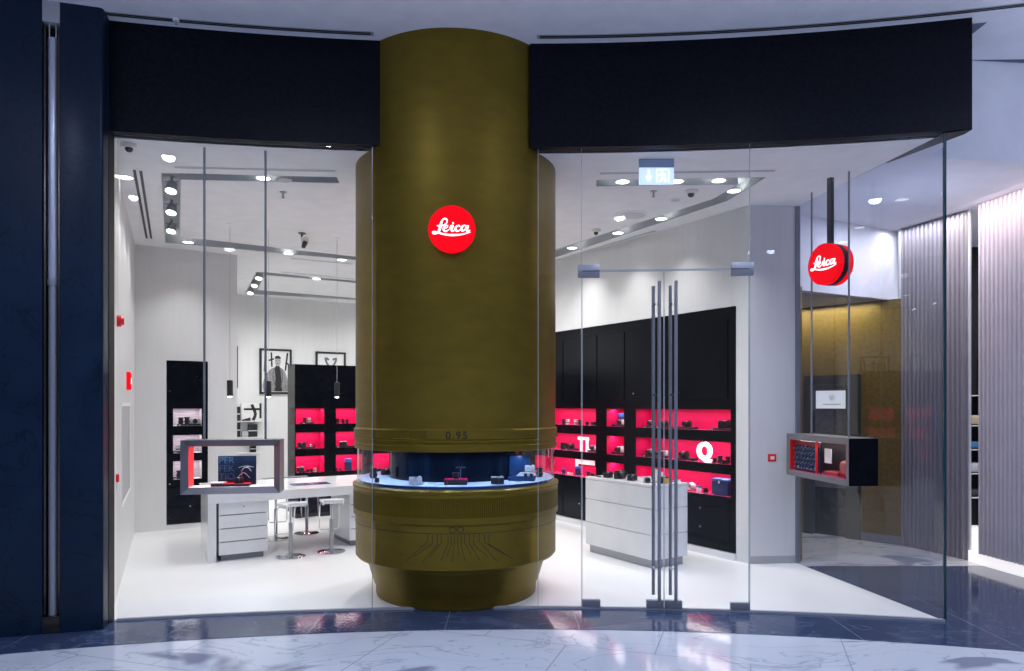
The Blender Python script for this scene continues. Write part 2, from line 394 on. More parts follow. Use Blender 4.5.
# ---- walls of the shop
def wall(name, p, q, z0, z1, th, material, label):
    """from p to q, thickness th to the left of p->q"""
    return struct(MB().prism(strip(p, q, th), z0, z1).build(name, material, smooth=False), label, 'wall')
wall('wall_left', A0, (-2.80, 5.02), 0, ZS, -.12, M['shopwall'], 'white left side wall of the shop with a recessed panel')
wall('wall_back', BK_L, BK_R, 0, ZS, .12, M['shopwall'], 'bright white back wall carrying framed pictures')
wall('wall_inner', B0, BK_L, 0, ZS, .12, M['shopwall'], 'white inner return wall hidden behind the left front wall')
o = MB().prism([(P0[0], P0[1]), (P0[0] + .45, P0[1] + .04), (P0[0] + .45, P0[1] + .16), (P0[0] + .1, P0[1] + .16)], 0, ZS).build('wall_pier', M['shopwall'], smooth=False)
struct(o, 'narrow white wall facing the mall, right of the niche wall', 'wall')
struct(MB().prism([(P0[0] + .002, P0[1] - .006), (P0[0] + .45, P0[1] + .034), (P0[0] + .45, P0[1] + .04), (P0[0], P0[1])], 0, .07).build('baseboard_pier', M['lgrey'], smooth=False), 'low grey baseboard under the narrow white wall', 'baseboard')

# left front wall and right wall have openings for the black units (local frame: x along wall, y into wall)
LEN_L = (Vector(B0) - Vector(A0)).length
NL = [(.340, .804)]
o = MB().holes(0, LEN_L, 0, ZS, [(.340, .804, .06, 2.037)], 0, .35).build('wall_left_front', M['shopwall'], smooth=False, loc=(A0[0], A0[1], 0), rotz=math.atan2(B0[1] - A0[1], B0[0] - A0[0]))
struct(o, 'white wall behind the desk holding the tall narrow black unit', 'wall')
RW = AG - PI / 2
o = MB().holes(-8.33, 0, 0, ZS, [(-4.9, -.155, .065, 2.457)], 0, .40).build('wall_right', M['shopwall'], smooth=False, loc=(P0[0], P0[1], 0), rotz=RW)
struct(o, 'long white right wall around the black niche wall', 'wall')

# ---- mall side walls
WA = math.atan2(4.82 - 4.655, -2.74 + 3.31)
wl = MB(); wl.box(-1.2, 0, 0, .2375, .3, ZM); 
struct(wl.build('wall_marble', M['navy'], smooth=False, loc=(-3.31, 4.655, 0), rotz=WA), 'dark navy marble wall at the far left edge', 'wall')
pl = [(.342, 0), (.573, 0), (.585, .004), (.593, .014), (.596, .03), (.596, .25), (.342, .25)]
struct(MB().prism(pl, 0, ZM).build('wall_marble_pier', M['navy'], ang=20, loc=(-3.31, 4.655, 0), rotz=WA), 'navy marble pier with rounded corner beside the black jamb', 'wall')
struct(MB().box(-1.2, -.004, 0, .2375, 0, .112).build('baseboard_left', M['navy'], smooth=False, loc=(-3.31, 4.655, 0), rotz=WA), 'navy marble baseboard left of the steel tube', 'baseboard')
struct(MB().box(.342, -.004, 0, .578, 0, .112).build('baseboard_pier_navy', M['navy'], smooth=False, loc=(-3.31, 4.655, 0), rotz=WA), 'navy marble baseboard right of the steel tube', 'baseboard')
struct(MB().box(.2375, .10, 0, .342, .25, ZM).build('wall_slot', M['mblack'], smooth=False, loc=(-3.31, 4.655, 0), rotz=WA), 'dark recess between the two navy marble faces', 'wall')
t = thing('wall_light_column', 'tall polished steel tube in a dark slot between navy marble walls', 'column', (-3.31, 4.655, 0), WA)
MB().cyl((.288, .045, .10), (.288, .045, 2.30), .027, n=32).build('lower_tube', M['steel'], t)
MB().cyl((.288, .045, 2.32), (.288, .045, 3.93), .029, n=32).build('upper_tube', M['tube'], t)
MB().cyl((.288, .045, 2.29), (.288, .045, 2.33), .032, n=32).build('joint_collar', M['dsteel'], t)
for x in (.249, .331): MB().box(x - .007, .01, .12, x + .007, .03, 4.0, .003).build('side_bar', M['bronze'], t)
MB().box(.239, -.006, 0, .3405, .098, .11, .003).build('plinth', M['bronze'], t)
MB().box(.239, -.002, 4.02, .3405, .098, ZM, .002).build('top_cover', M['lgrey'], t)
m_ = MB(); m_.cyl((.268, .04, 3.93), (.268, .04, 4.02), .006); m_.cyl((.308, .04, 3.93), (.308, .04, 4.02), .006)
m_.build('hanger', M['chrome'], t)
# black jamb at the left end of the glass
struct(MB().box(-2.84, 4.95, 0, -2.772, 5.02, ZS + .01).build('trim_1', M['mblack'], smooth=False), 'black vertical jamb between navy marble and glass', 'trim')

# fascia pieces
def fascia(name, x0, x1, label, closed_end=True):
    f = arc(Fx, x0, x1, 16); bk = arc(lambda x: Fx(x) + .10, x1, x0, 16)
    return struct(MB().prism(f + bk, ZS + .01, ZM).build(name, M['fascia'], ang=20), label, 'fascia')
fascia('trim_2', -2.82, -.928, 'black curved fascia above the glass left of the brass column')
fascia('trim_3', .133, 3.155, 'black curved fascia above the glass doors right of the column')
# the fascia's return along the side glass
struct(MB().prism([(3.155, Fx(3.155)), (3.155, 5.02), (2.93, 5.62), (2.86, 5.60), (3.0, 5.04), (3.0, 5.0)], ZS + .003, ZS + .012).build('trim_4', M['fascia'], smooth=False), 'black soffit edge running back over the side glass', 'trim')
# slot diffusers in the mall ceiling
for x0, x1, lb in ((-2.82, -.99, 'black curved double air slot in the mall ceiling left of the column'), (.18, 4.4, 'long black curved double air slot in the mall ceiling right of the column')):
    t = thing('air_slot', lb, 'vent', (0, 0, 0))
    MB().prism(arc(lambda x: Fx(x) - .125, x0, x1, 24) + arc(lambda x: Fx(x) - .075, x1, x0, 24), ZM - .004, ZM).build('slot_frame', M['lgrey'], t, smooth=False)
    for dd in (.117, .094):
        MB().prism(arc(lambda x: Fx(x) - dd, x0 + .02, x1 - .02, 24) + arc(lambda x: Fx(x) - dd + .012, x1 - .02, x0 + .02, 24), ZM - .007, ZM - .003).build('slot', M['mblack'], t, smooth=False)
t = thing('sprinkler', 'small white sprinkler on the mall ceiling above the left fascia', 'sprinkler', (on_ceiling(182, 26, ZM).x, 4.96, ZM))
MB().cyl((0, 0, -.012), (0, 0, 0), .022).build('flange', M['socket'], t); MB().cyl((0, 0, -.035), (0, 0, -.012), .007).build('nozzle', M['chrome'], t)

# ---- glass
def glass_pane(name, x0, x1, z0, z1, label, n=8, material=None):
    o = MB().prism(arc(lambda x: G(x) - .005, x0, x1, n) + arc(lambda x: G(x) + .005, x1, x0, n), z0, z1).build(name, material or M['glass'], ang=20)
    return struct(o, label, 'window')
def vedge(parent, x, y, z0, z1, wd=.006, material=None, name='edge'):
    return MB().box(x - wd / 2, y - .007, z0, x + wd / 2, y + .007, z1).build(name, material or M['gedge'], parent, smooth=False)
xa, xb, xm, xc = .190, .517, 1.117, 1.722
g1 = glass_pane('window_1', XL, -1.022, .012, ZS + .01, 'large curved glass pane left of the brass column')
g2 = glass_pane('window_2', xa, xb - .002, .012, ZS + .01, 'narrow glass pane between brass column and glass door', 3)
g3 = glass_pane('window_3', xc + .002, XR, .012, ZS + .01, 'wide curved glass pane right of the glass doors', 6)
g4 = glass_pane('window_4', xb, xc, 2.497, ZS + .01, 'glass transom above the double glass doors', 6)
d = Vector(SG1) - Vector((XR, G(XR))); nrm = Vector((-d.y, d.x)).normalized() * .005
q0 = Vector((XR, G(XR))); q1 = Vector(SG1)
g5 = MB().prism([tuple(q0 + nrm), tuple(q1 + nrm), tuple(q1 - nrm), tuple(q0 - nrm)], .0, ZS).build('window_5', M['sglass'], smooth=False)
struct(g5, 'clear side glass pane running back along the corridor', 'window')
for gg, x, in ((g1, -1.024), (g2, xa + .003), (g2, xb - .004), (g3, xc + .004)): vedge(gg, x, G(x), .0, ZS + .01, .003)
vedge(g3, XR, G(XR), 0, ZS + .01, .018, M['tedge'])
o = MB(); o.box(0, -.006, 2.492, 0.6, .006, 2.497)
m_ = MB()
for i in range(12):
    x0 = xb + (xc - xb) * i / 12; x1 = xb + (xc - xb) * (i + 1) / 12
    m_.prism([(x0, G(x0) - .006), (x1, G(x1) - .006), (x1, G(x1) + .006), (x0, G(x0) + .006)], 2.493, 2.498)
m_.build('lower_edge', M['gedge'], g4, smooth=False)
struct(MB().prism(arc(lambda x: G(x) - .012, XL, XR, 24) + arc(lambda x: G(x) + .012, XR, XL, 24), -.01, .012).build('trim_5', M['lgrey'], smooth=False), 'thin metal sill line under the glass front', 'trim')
# back post of the side glass
struct(MB().box(2.690, 6.83, 0, 2.735, 6.90, ZS).build('trim_6', M['dsteel'], smooth=False), 'slim dark steel post at the back end of the side glass', 'trim')
m_ = MB().prism([(2.742, 6.88), (2.80, 6.95), (2.80, 7.1), (2.742, 7.0)], 0, 2.64)
struct(m_.build('trim_7', M['gold'], smooth=False), 'narrow gold strip beside the slim dark post', 'trim')

# doors
def door(name, x0, x1, hx, label):
    """hx: -1 handle at the right edge, +1 handle at the left edge"""
    y0, y1 = G(x0), G(x1)
    t = bpy.data.objects.new(name, None); COL.objects.link(t); t.location = (x0, y0, 0); t.rotation_euler = (0, 0, math.atan2(y1 - y0, x1 - x0))
    struct(t, label, 'door'); L = math.hypot(x1 - x0, y1 - y0)
    MB().box(.003, -.005, .014, L - .003, .005, 2.488).build('glass_leaf', M['glass'], t, smooth=False)
    for x in (.003, L - .003): MB().box(x - .0014, -.006, .014, x + .0014, .006, 2.488).build('edge', M['gedge'], t, smooth=False)
    MB().box(.003, -.006, 2.484, L - .003, .006, 2.489).build('top_edge', M['gedge'], t, smooth=False)
    hxp = L - .044 if hx < 0 else .078
    for nm_, y, off, z0, z1, r in (('outer_handle', -.065, 0, .07, 2.40, .0125), ('inner_handle', .065, -.025, .09, 2.385, .0125)):
        hh = MB().cyl((hxp + off, y, z0), (hxp + off, y, z1), r, n=20).build(nm_, M['steel'], t)
        for z in (.30, .92, 1.575, 2.24):
            MB().cyl((hxp + off, y, z), (hxp + off, 0, z), .009, n=12).build('standoff', M['chrome'], hh)
    sx = (.0, .135) if hx < 0 else (L - .135, L)
    MB().box(sx[0], -.016, .012, sx[1], .016, .065, .003).build('floor_patch', M['steel'], t)
    cx_ = (L - .13, L - .004) if hx < 0 else (.004, .13)
    MB().box(cx_[0], -.018, .012, cx_[1], .018, .068, .003).build('lock_patch', M['steel'], t)
    bx = (-.03, .13) if hx < 0 else (L - .13, L + .03)
    tp = MB().box(bx[0], -.018, 2.44, bx[1], .018, 2.535, .003).build('hinge_patch', M['steel'], t)
    MB().box(bx[0] + (.03 if hx < 0 else 0), -.020, 2.484, bx[1] - (0 if hx < 0 else .03), .020, 2.489).build('hinge_seam', M['mblack'], tp, smooth=False)
    return t
door('door_1', xb, xm, -1, 'left leaf of the glass double door with long steel handles')
door('door_2', xm, xc, 1, 'right leaf of the glass double door with long steel handles')

# ------------------------------------------------------------------ the lens shaped column
t = thing('lens_shaped_column', 'huge olive brass column shaped like a camera lens in the shop window', 'column', (CX, CY, 0))
t['kind'] = 'thing'
Rc = CR
MB().lathe([(0, 0), (.640, 0), (.645, .01), (.650, .085), (.662, .10), (.715, .270), (.724, .283), (.728, .30)] , 160).build('foot', M['brass'], t)
MB().lathe([(.728, .30), (.79, .312), (Rc, .33), (Rc, .585), (Rc + .002, .590), (Rc + .002, .640), (Rc + .006, .645), (Rc + .006, .65)], 160).build('lower_barrel', M['brass'], t)
N = 1440
def kn(j, k): return -.0055 if (j in (1, 2, 3, 4) and k % 4 < 2 and j in (2, 3)) else 0
MB().lathe([(Rc + .006, .65), (Rc + .017, .655), (Rc + .017, .700), (Rc + .017, .702), (Rc + .017, .838), (Rc + .017, .840), (Rc + .015, .86), (Rc + .022, .872), (Rc + .022, .888), (Rc + .004, .896), (.78, .900)], N,
           rmod=lambda j, k: -.006 if (j in (3, 4) and k % 4 < 2) else 0).build('knurled_ring', M['brass'], t, ang=25)
MB().lathe([(.780, .894), (.785, .897), (.785, .922), (.775, .926), (0, .926)], 128).build('display_shelf', M['disc'], t)
MB().lathe([(.7865, .900), (.7865, .920)], 128).build('shelf_rim', M['blue'], t)
MB().lathe([(.54, .926), (.54, 1.175)], 96).build('display_core', M['core'], t)
MB().lathe([(.797, .898), (.797, 1.170), (.791, 1.170), (.791, .898)], 128, closed=True).build('ring_glass', M['rglass'], t)
MB().lathe([(0, 1.172), (.79, 1.172), (Rc + .004, 1.165), (Rc + .008, 1.17), (Rc + .010, 1.205), (Rc + .003, 1.212), (Rc + .003, 1.228), (Rc + .012, 1.234), (Rc + .012, 1.246), (Rc + .006, 1.252)], 160).build('lower_collar', M['brass'], t)
# engraved ring with a patch of fine teeth left of the number
def teeth(j, k):
    a_ = k * 360. / N
    return -.005 if (j in (2, 3) and 240 < a_ < 260 and k % 4 < 2) else 0
MB().lathe([(Rc + .006, 1.252), (Rc + .012, 1.256), (Rc + .012, 1.262), (Rc + .012, 1.308), (Rc + .012, 1.318), (Rc + .002, 1.325)], N, rmod=teeth).build('aperture_ring', M['brass'], t, ang=25)
MB().lathe([(Rc + .002, 1.325), (Rc - .002, 1.33), (Rc - .002, 1.45), (Rc, 1.455), (Rc, ZM)], 160).build('upper_barrel', M['brass'], t)

def wrap(mb, r):
    """lays x-z plane artwork (x=arc length, y=depth) on the column; x=0 faces the camera"""
    a0 = math.atan2(-CY, -CX)
    for v in mb.bm.verts:
        a_ = a0 + v.co.x / r; rr = r - v.co.y
        v.co = Vector((rr * math.cos(a_), rr * math.sin(a_), v.co.z))
    return mb
wrap(MB().text('0.95', .074, .0015, .0012, Matrix.Translation((0, -.0015, 1.284)), 1.25), Rc + .012).build('aperture_number', M['brassd'], t, smooth=False)
m_ = MB()
for sgn in (-1, 1):
    p = [(0, .0), (.022, .022), (.048, .022), (.056, .013), (.056, -.013), (.048, -.022), (.022, -.022), (0, 0)]
    m_.ribbon([(sgn * (x) * .85, z * .85 + .62) for x, z in p], .006, -.002, .001, smooth=0)
wrap(m_, Rc + .002).build('infinity_mark', M['brassd'], t, smooth=False)
m_ = MB()
xs_top = [-.205, -.172, -.135, -.105, -.060, -.038, -.016, .008, .032, .056, .090, .122, .160, .200, .232]
for i, xt in enumerate(xs_top):
    fan = xt * 1.75; zt = .585; zm = .535 - .012 * (i % 3)
    zb = .375 + .10 * min(1, abs(xt) / .23) ** 2 + .012 * (i % 2)
    zb = .385 if abs(xt) > .09 else .40
    m_.ribbon([(xt, zt), (xt, zm), (fan * 1.05, zb + .035 * (i % 2))], .0042, -.0016, .001, smooth=0)
# subdivide long strokes before wrapping
bmesh.ops.subdivide_edges(m_.bm, edges=[e_ for e_ in m_.bm.edges if e_.calc_length() > .03], cuts=6)
wrap(m_, Rc).build('depth_scale_lines', M['brassd'], t, smooth=False)
m_ = MB().lathe([(Rc + .001, .5905), (Rc + .0035, .5905), (Rc + .0035, .5945), (Rc + .001, .5945)], 160, closed=True).build('scale_groove', M['brassd'], t)

# lamps inside the display ring
for k in range(9):
    a_ = -PI / 2 + (k - 4) * .40
    lamp('ring_lamp', 'SPOT', (CX + .67 * math.cos(a_), CY + .67 * math.sin(a_), 1.165), 2.6, (.55, .74, 1), (0, 0, 0), .02, spot=150, blend=.5)

# ---- script wordmark
def wordmark(R_, y0, y1):
    """white script lettering for a disc of radius R_, in the x-z plane"""
    m_ = MB(); k = R_ / 230.
    def S(pts, wd): m_.ribbon([((x - 311) * k, (335 - y) * k) for x, y in pts], [a_ * k for a_ in wd] if isinstance(wd, list) else wd * k, y0, y1, 6)
    S([(168, 303), (198, 303), (232, 298), (256, 283), (266, 262), (262, 242), (246, 234), (228, 242), (212, 270), (202, 305), (194, 340), (178, 366), (152, 380), (130, 376), (128, 364), (145, 360), (172, 366), (210, 379), (262, 390), (320, 394), (380, 391), (440, 380), (494, 364)],
      [10, 12, 10, 10, 12, 14, 14, 14, 20, 24, 24, 18, 14, 14, 12, 12, 14, 16, 18, 20, 16, 12, 6])
    S([(236, 328), (256, 325), (272, 312), (266, 300), (248, 304), (234, 322), (234, 344), (250, 356), (270, 350), (290, 334), (304, 304)], [8, 8, 10, 10, 12, 18, 20, 16, 10, 7, 12])
    S([(298, 306), (322, 302), (314, 326), (312, 350), (326, 354), (344, 338)], [8, 16, 22, 20, 12, 6])
    S([(318, 280), (332, 276)], [18, 18])
    S([(388, 314), (384, 302), (368, 302), (352, 320), (350, 342), (366, 355), (386, 348), (402, 332)], [18, 14, 10, 20, 22, 16, 10, 6])
    S([(456, 308), (438, 300), (418, 308), (408, 330), (412, 350), (430, 350), (448, 328), (460, 306)], [10, 10, 16, 22, 20, 12, 10, 14])
    S([(474, 300), (462, 326), (460, 350), (474, 355), (490, 344)], [16, 22, 22, 12, 6])
    return m_

# round sign on the column
nd = Vector((-CX, -CY)).normalized()
sx = -.42; sy = CY - math.sqrt(CR ** 2 - (sx - CX) ** 2)
t = thing('round_sign', 'round glowing red sign with white script wordmark on brass column', 'sign', (sx, sy - .012, 2.725), 0)
MB().cyl((0, 0.008, 0), (0, -.022, 0), .155, n=72).build('sign_back', M['mblack'], t)
MB().cyl((0, -.022, 0), (0, -.045, 0), .165, n=96).build('sign_face', M['redemit'], t, ang=40)
wordmark(.165, -.048, -.044).build('wordmark', M['whiteemit'], t, smooth=False)
lamp('sign_glow', 'POINT', (sx, sy - .10, 2.725 - .0), .25, (1, .02, .03), size=.05)

# hanging double sided sign
hs = (2.645, 5.98)
t = thing('hanging_sign', 'hanging double sided red drum sign with white script wordmark', 'sign', (hs[0], hs[1], 2.665), R(-68))
MB().cyl((0, -.075, 0), (0, -.02, 0), .17, n=96).build('front_face', M['redemit'], t, ang=40)
MB().cyl((0, .02, 0), (0, .075, 0), .17, n=96).build('rear_face', M['redemit'], t, ang=40)
MB().cyl((0, -.028, 0), (0, .022, 0), .1715, n=96).build('band', M['mblack'], t, ang=40)
wordmark(.17, -.078, -.074).build('wordmark', M['whiteemit'], t, smooth=False)
MB().box(-.022, -.016, .165, .022, .016, ZS - 2.665).build('hanger_bar', M['mblack'], t, smooth=False)

# ------------------------------------------------------------------ black niche units
ROWS = [(.60, .822), (.917, 1.137), (1.247, 1.457)]
def niche_box(parent, x0, x1, z0, z1, dep, lin, name='niche'):
    m_ = MB(); tk = .012
    m_.box(x0, dep, z0, x1, dep + tk, z1); m_.box(x0 - tk, .004, z0, x0, dep + tk, z1); m_.box(x1, .004, z0, x1 + tk, dep + tk, z1)
    m_.box(x0 - tk, .004, z1, x1 + tk, dep + tk, z1 + tk)
    nn = m_.build(name, lin, parent, smooth=False)
    MB().box(x0 - tk, .002, z0 - tk, x1 + tk, dep + tk, z0).build('niche_shelf', M['pinkshelf'] if lin is M['pink'] else M['wmatt'], nn, smooth=False)
    return nn
def light_in(origin, rz, x0, x1, z1, e, dep=.12, col=(1, .96, .96)):
    c, s_ = math.cos(rz), math.sin(rz); x = (x0 + x1) / 2
    lamp('niche_led', 'AREA', (origin[0] + c * x - s_ * dep, origin[1] + s_ * x + c * dep, z1 - .006), e, col, (0, 0, rz), (x1 - x0) * .9, .03)

t = thing('niche_wall_unit', 'long glossy black wall unit with glowing crimson niches, right of the column', 'cabinet', (P0[0], P0[1], 0), RW)
cols = [(-1.585, -.218), (-2.096, -1.77), (-3.60, -2.28), (-4.7, -3.9)]
hl = [(x0, x1, z0, z1) for x0, x1 in cols for z0, z1 in ROWS]
MB().holes(-4.895, -.16, .07, 2.452, hl, -.004, .012).build('front_panel', M['black'], t, smooth=False)
for x0, x1 in cols:
    for z0, z1 in ROWS:
        niche_box(t, x0, x1, z0, z1, .265, M['pink']); light_in(P0, RW, x0, x1, z1, 2.0 * (x1 - x0) + .3)
# raised doors above and below the niches
for x0, x1 in ((-.95, -.25), (-1.66, -.97), (-2.10, -1.76), (-2.93, -2.26), (-3.62, -2.95)):
    dd = MB().box(x0, -.012, 1.56, x1, -.0045, 2.34, .002).build('upper_door', M['black'], t, smooth=False)
    MB().cyl((x0 + .06, -.016, 1.63), (x0 + .06, -.012, 1.63), .008, n=12).build('lock', M['chrome'], dd)
    d2 = MB().box(x0, -.012, .09, x1, -.0045, .565, .002).build('lower_door', M['black'], t, smooth=False)
    for z in (.46, .27): MB().cyl(((x0 + x1) / 2, -.016, z), ((x0 + x1) / 2, -.012, z), .008, n=12).build('lock', M['chrome'], d2)
for x in (-.27, -1.0): MB().cyl((x, -.009, 2.0), (x, -.004, 2.0), .007, n=12).build('lock', M['chrome'], t)
struct(MB().box(-4.895, -.02, 0, -.155, 0.02, .062).build('baseboard_right', M['wgloss'], smooth=False, loc=(P0[0], P0[1], 0), rotz=RW), 'white plinth under the black niche wall unit', 'baseboard')

# free standing black unit left
CB = (-2.862, 9.49)
t = thing('niche_cabinet', 'free standing black cabinet with crimson niches behind the white desk', 'cabinet', (CB[0], CB[1], 0), AG)
colsL = [(.012, .395), (.555, .93), (1.09, 1.46)]
hlL = [(x0, x1, z0, z1) for x0, x1 in colsL for z0, z1 in ROWS]
MB().holes(0, 1.55, .06, 2.04, hlL, 0, .012).build('front_panel', M['black'], t, smooth=False)
m_ = MB(); m_.box(0, .013, .06, .002, .35, 2.04); m_.box(1.54, .013, .06, 1.55, .35, 2.04); m_.box(.0, .34, .06, 1.55, .35, 2.04); m_.box(0, .013, 2.03, 1.55, .35, 2.04)
m_.build('carcass', M['black'], t, smooth=False)
MB().box(.02, .02, 0, 1.53, .33, .06).build('plinth', M['mblack'], t, smooth=False)
for x0, x1 in colsL:
    for z0, z1 in ROWS: niche_box(t, x0, x1, z0, z1, .22, M['pink']); light_in(CB, AG, x0, x1, z1, .9)
MB().cyl((.47, -.006, 1.72), (.47, 0, 1.72), .008, n=12).build('lock', M['chrome'], t)

# tall narrow unit in the left front wall
AL = math.atan2(B0[1] - A0[1], B0[0] - A0[0])
t = thing('tall_wall_unit', 'tall narrow black wall unit with pale lined niches at the left', 'cabinet', (A0[0], A0[1], 0), AL)
MB().holes(.342, .802, .062, 2.035, [(.412, .735, z0, z1) for z0, z1 in ROWS], -.004, .012).build('front_panel', M['black'], t, smooth=False)
for z0, z1 in ROWS: niche_box(t, .412, .735, z0, z1, .22, M['slat']); light_in(A0, AL, .412, .735, z1, .7, col=(1, .95, .98))
for x, z in ((.375, 1.67), (.375, .55), (.60, .27)): MB().cyl((x, -.008, z), (x, -.004, z), .008, n=12).build('lock', M['chrome'], t)

# ------------------------------------------------------------------ small merchandise prototypes (built on first use)
PROTO = {}
def finish(o, label, cat, loc, rz, group): 
    o.location = loc; o.rotation_euler = (0, 0, rz); o['label'] = label; o['category'] = cat
    if group: o['group'] = group
    return o
def make_camera(body, lens, top, name='camera_body'):
    r = thing('camera', '', 'camera')
    MB().box(-.048, -.014, 0, .048, .014, .046, .006).build('body', body, r)
    MB().box(-.047, -.013, .0465, .047, .013, .056, .004).build('top_plate', top, r)
    l = MB(); l.lathe([(0, 0), (.023, 0), (.023, .012), (.021, .014), (.021, .024), (.024, .026), (.024, .034), (.019, .034), (.016, .028), (0, .028)], 28)
    bmesh.ops.transform(l.bm, matrix=Matrix.Translation((-.004, -.014, .027)) @ Matrix.Rotation(R(90), 4, 'X'), verts=l.bm.verts)
    l.build('lens_barrel', lens, r)
    MB().box(-.010, -.0155, .049, .010, -.012, .055, .001).build('viewfinder', M['silver'] if body is M['kblack'] else M['kblack'], r)
    MB().cyl((.030, 0, .056), (.030, 0, .062), .008, n=16).build('shutter_dial', top, r)
    return r
def make_lens(m1, h=.065):
    r = thing('camera_lens', '', 'lens')
    MB().lathe([(0, 0), (.022, 0), (.022, .008), (.024, .010), (.024, h * .5), (.021, h * .55), (.021, h * .8), (.026, h * .83), (.026, h), (.020, h), (.018, h - .01), (0, h - .01)], 28).build('barrel', m1, r)
    MB().lathe([(.0245, .016), (.0255, .017), (.0255, h * .42), (.0245, h * .43)], 60, rmod=lambda j, k: .001 * (k % 2)).build('grip_ring', M['kblack'], r)
    return r
def make_riser(L=.16, m1=None):
    r = thing('display_riser', '', 'riser')
    MB().box(-L / 2, -.05, 0, L / 2, .05, .020, .002).build('block', m1 or M['mblack'], r)
    MB().box(-L / 2 + .01, -.0515, .004, -L / 2 + .035, -.05, .012).build('price_tag', M['photo'], r, smooth=False)
    return r
def make_box(m1, lx=.07, ly=.05, lz=.06, band=None):
    r = thing('product_box', '', 'box')
    MB().box(-lx / 2, -ly / 2, 0, lx / 2, ly / 2, lz * .72, .002).build('tray', m1, r)
    MB().box(-lx / 2 - .001, -ly / 2 - .001, lz * .73, lx / 2 + .001, ly / 2 + .001, lz, .002).build('lid', band or m1, r)
    return r
def make_case():
    r = thing('carrying_case', '', 'case')
    MB().box(-.09, -.05, 0, .09, .05, .115, .006).build('body', M['blue'], r)
    MB().box(-.091, -.051, .117, .091, .051, .140, .006).build('lid', M['mblue'], r)
    MB().box(-.012, -.057, .10, .012, -.051, .125, .002).build('clasp', M['chrome'], r)
    return r
MAKERS = {
    'blackcam': lambda: make_camera(M['kblack'], M['kblack'], M['kblack']),
    'silvercam': lambda: make_camera(M['kblack'], M['kblack'], M['silver']),
    'whitecam': lambda: make_camera(M['wgloss'], M['kblack'], M['wgloss']),
    'allsilver': lambda: make_camera(M['silver'], M['silver'], M['silver']),
    'yellowcam': lambda: make_camera(M['yellow'], M['kblack'], M['kblack']),
    'lens': lambda: make_lens(M['kblack']), 'silverlens': lambda: make_lens(M['silver']), 'shortlens': lambda: make_lens(M['kblack'], .042),
    'riser': lambda: make_riser(), 'wideriser': lambda: make_riser(.26), 'case': make_case,
    'whitebox': lambda: make_box(M['wmatt'], .055, .04, .07, M['mblue']), 'bluebox': lambda: make_box(M['blue'], .05, .04, .09, M['mblue']),
    'blackbox': lambda: make_box(M['mblack'], .07, .05, .05), 'whiteflat': lambda: make_box(M['wmatt'], .09, .05, .022)}
CATS = {'blackcam': 'camera', 'silvercam': 'camera', 'whitecam': 'camera', 'allsilver': 'camera', 'yellowcam': 'camera', 'lens': 'lens', 'silverlens': 'lens', 'shortlens': 'lens', 'riser': 'riser', 'wideriser': 'riser', 'case': 'case', 'whitebox': 'box', 'bluebox': 'box', 'blackbox': 'box', 'whiteflat': 'box'}
def put(kind, loc, rz, label, group=None, s=1.):
    if kind not in PROTO: o = PROTO[kind] = MAKERS[kind](); finish(o, label, CATS[kind], loc, rz, group)
    else: o = dup(PROTO[kind], loc, rz, label)
    if group: o['group'] = group
    elif 'group' in o.keys(): del o['group']
    o.scale = (s, s, s)
    return o

# right wall: pixel column -> distance along the wall at depth d inside the niche
def wr(px, d):
    r = Vector(((px - 512) / F, 1.)); o = Vector(P0) + V * d
    # o + w*U = Y*r
    det = U.x * (-r.y) - U.y * (-r.x)
    w_ = ((-o.x) * (-r.y) - (-o.y) * (-r.x)) / det
    return w_
def rpos(px, row, d=.13, dz=0.):
    p = Vector(P0) + V * d + U * wr(px, d); return (p.x, p.y, ROWS[row][0] + .001 + dz)
RG = 'products in the niches of the right wall'
BAY = {0: 'bottom', 1: 'middle', 2: 'top'}
def rput(kind, px, row, label, dz=0., rz=0., d=.13, s=1.0): return put(kind, rpos(px, row, d, dz), RW + rz, label, RG, s)
# top row
rput('lens', 563.5, 2, 'upright black lens nearest the column on the top crimson shelf')
rput('silverlens', 567.8, 2, 'silver lens beside the black lens nearest the column, top shelf')
rput('silverlens', 575.5, 2, 'silver lens left of a black lens midway along the top shelf')
rput('lens', 579.8, 2, 'black lens right of a silver lens midway along the top shelf')
rput('shortlens', 587, 2, 'short black lens near the right end of the top column-side niche')
rput('blackbox', 593.2, 2, 'small black box at the right end of the top column-side niche', s=.8)
rput('wideriser', 620, 2, 'black riser in the top small square niche')
rput('whitecam', 621.5, 2, 'white camera on a riser in the top small square niche', .021)
rput('bluebox', 622.8, 2, 'tall blue box behind the white camera in the top square niche', .0, d=.215, s=1.7)
rput('riser', 651.5, 2, 'black riser under a silver topped camera in the top wide niche')
rput('silvercam', 651.8, 2, 'silver topped camera behind the door handles in the top wide niche', .021)
rput('riser', 664.5, 2, 'black riser behind the steel door handles in the top wide niche')
rput('blackcam', 664.5, 2, 'black camera behind the steel door handles in the top wide niche', .021)
rput('wideriser', 686, 2, 'long black riser in the middle of the top wide niche')
rput('blackcam', 687.5, 2, 'black camera on the long riser in the middle of the top wide niche', .021, s=1.1)
rput('wideriser', 723.5, 2, 'long black riser at the right end of the top wide niche')
rput('blackcam', 724.5, 2, 'large black camera with angled lens at the right end, top wide niche', .021, .7, s=1.35)
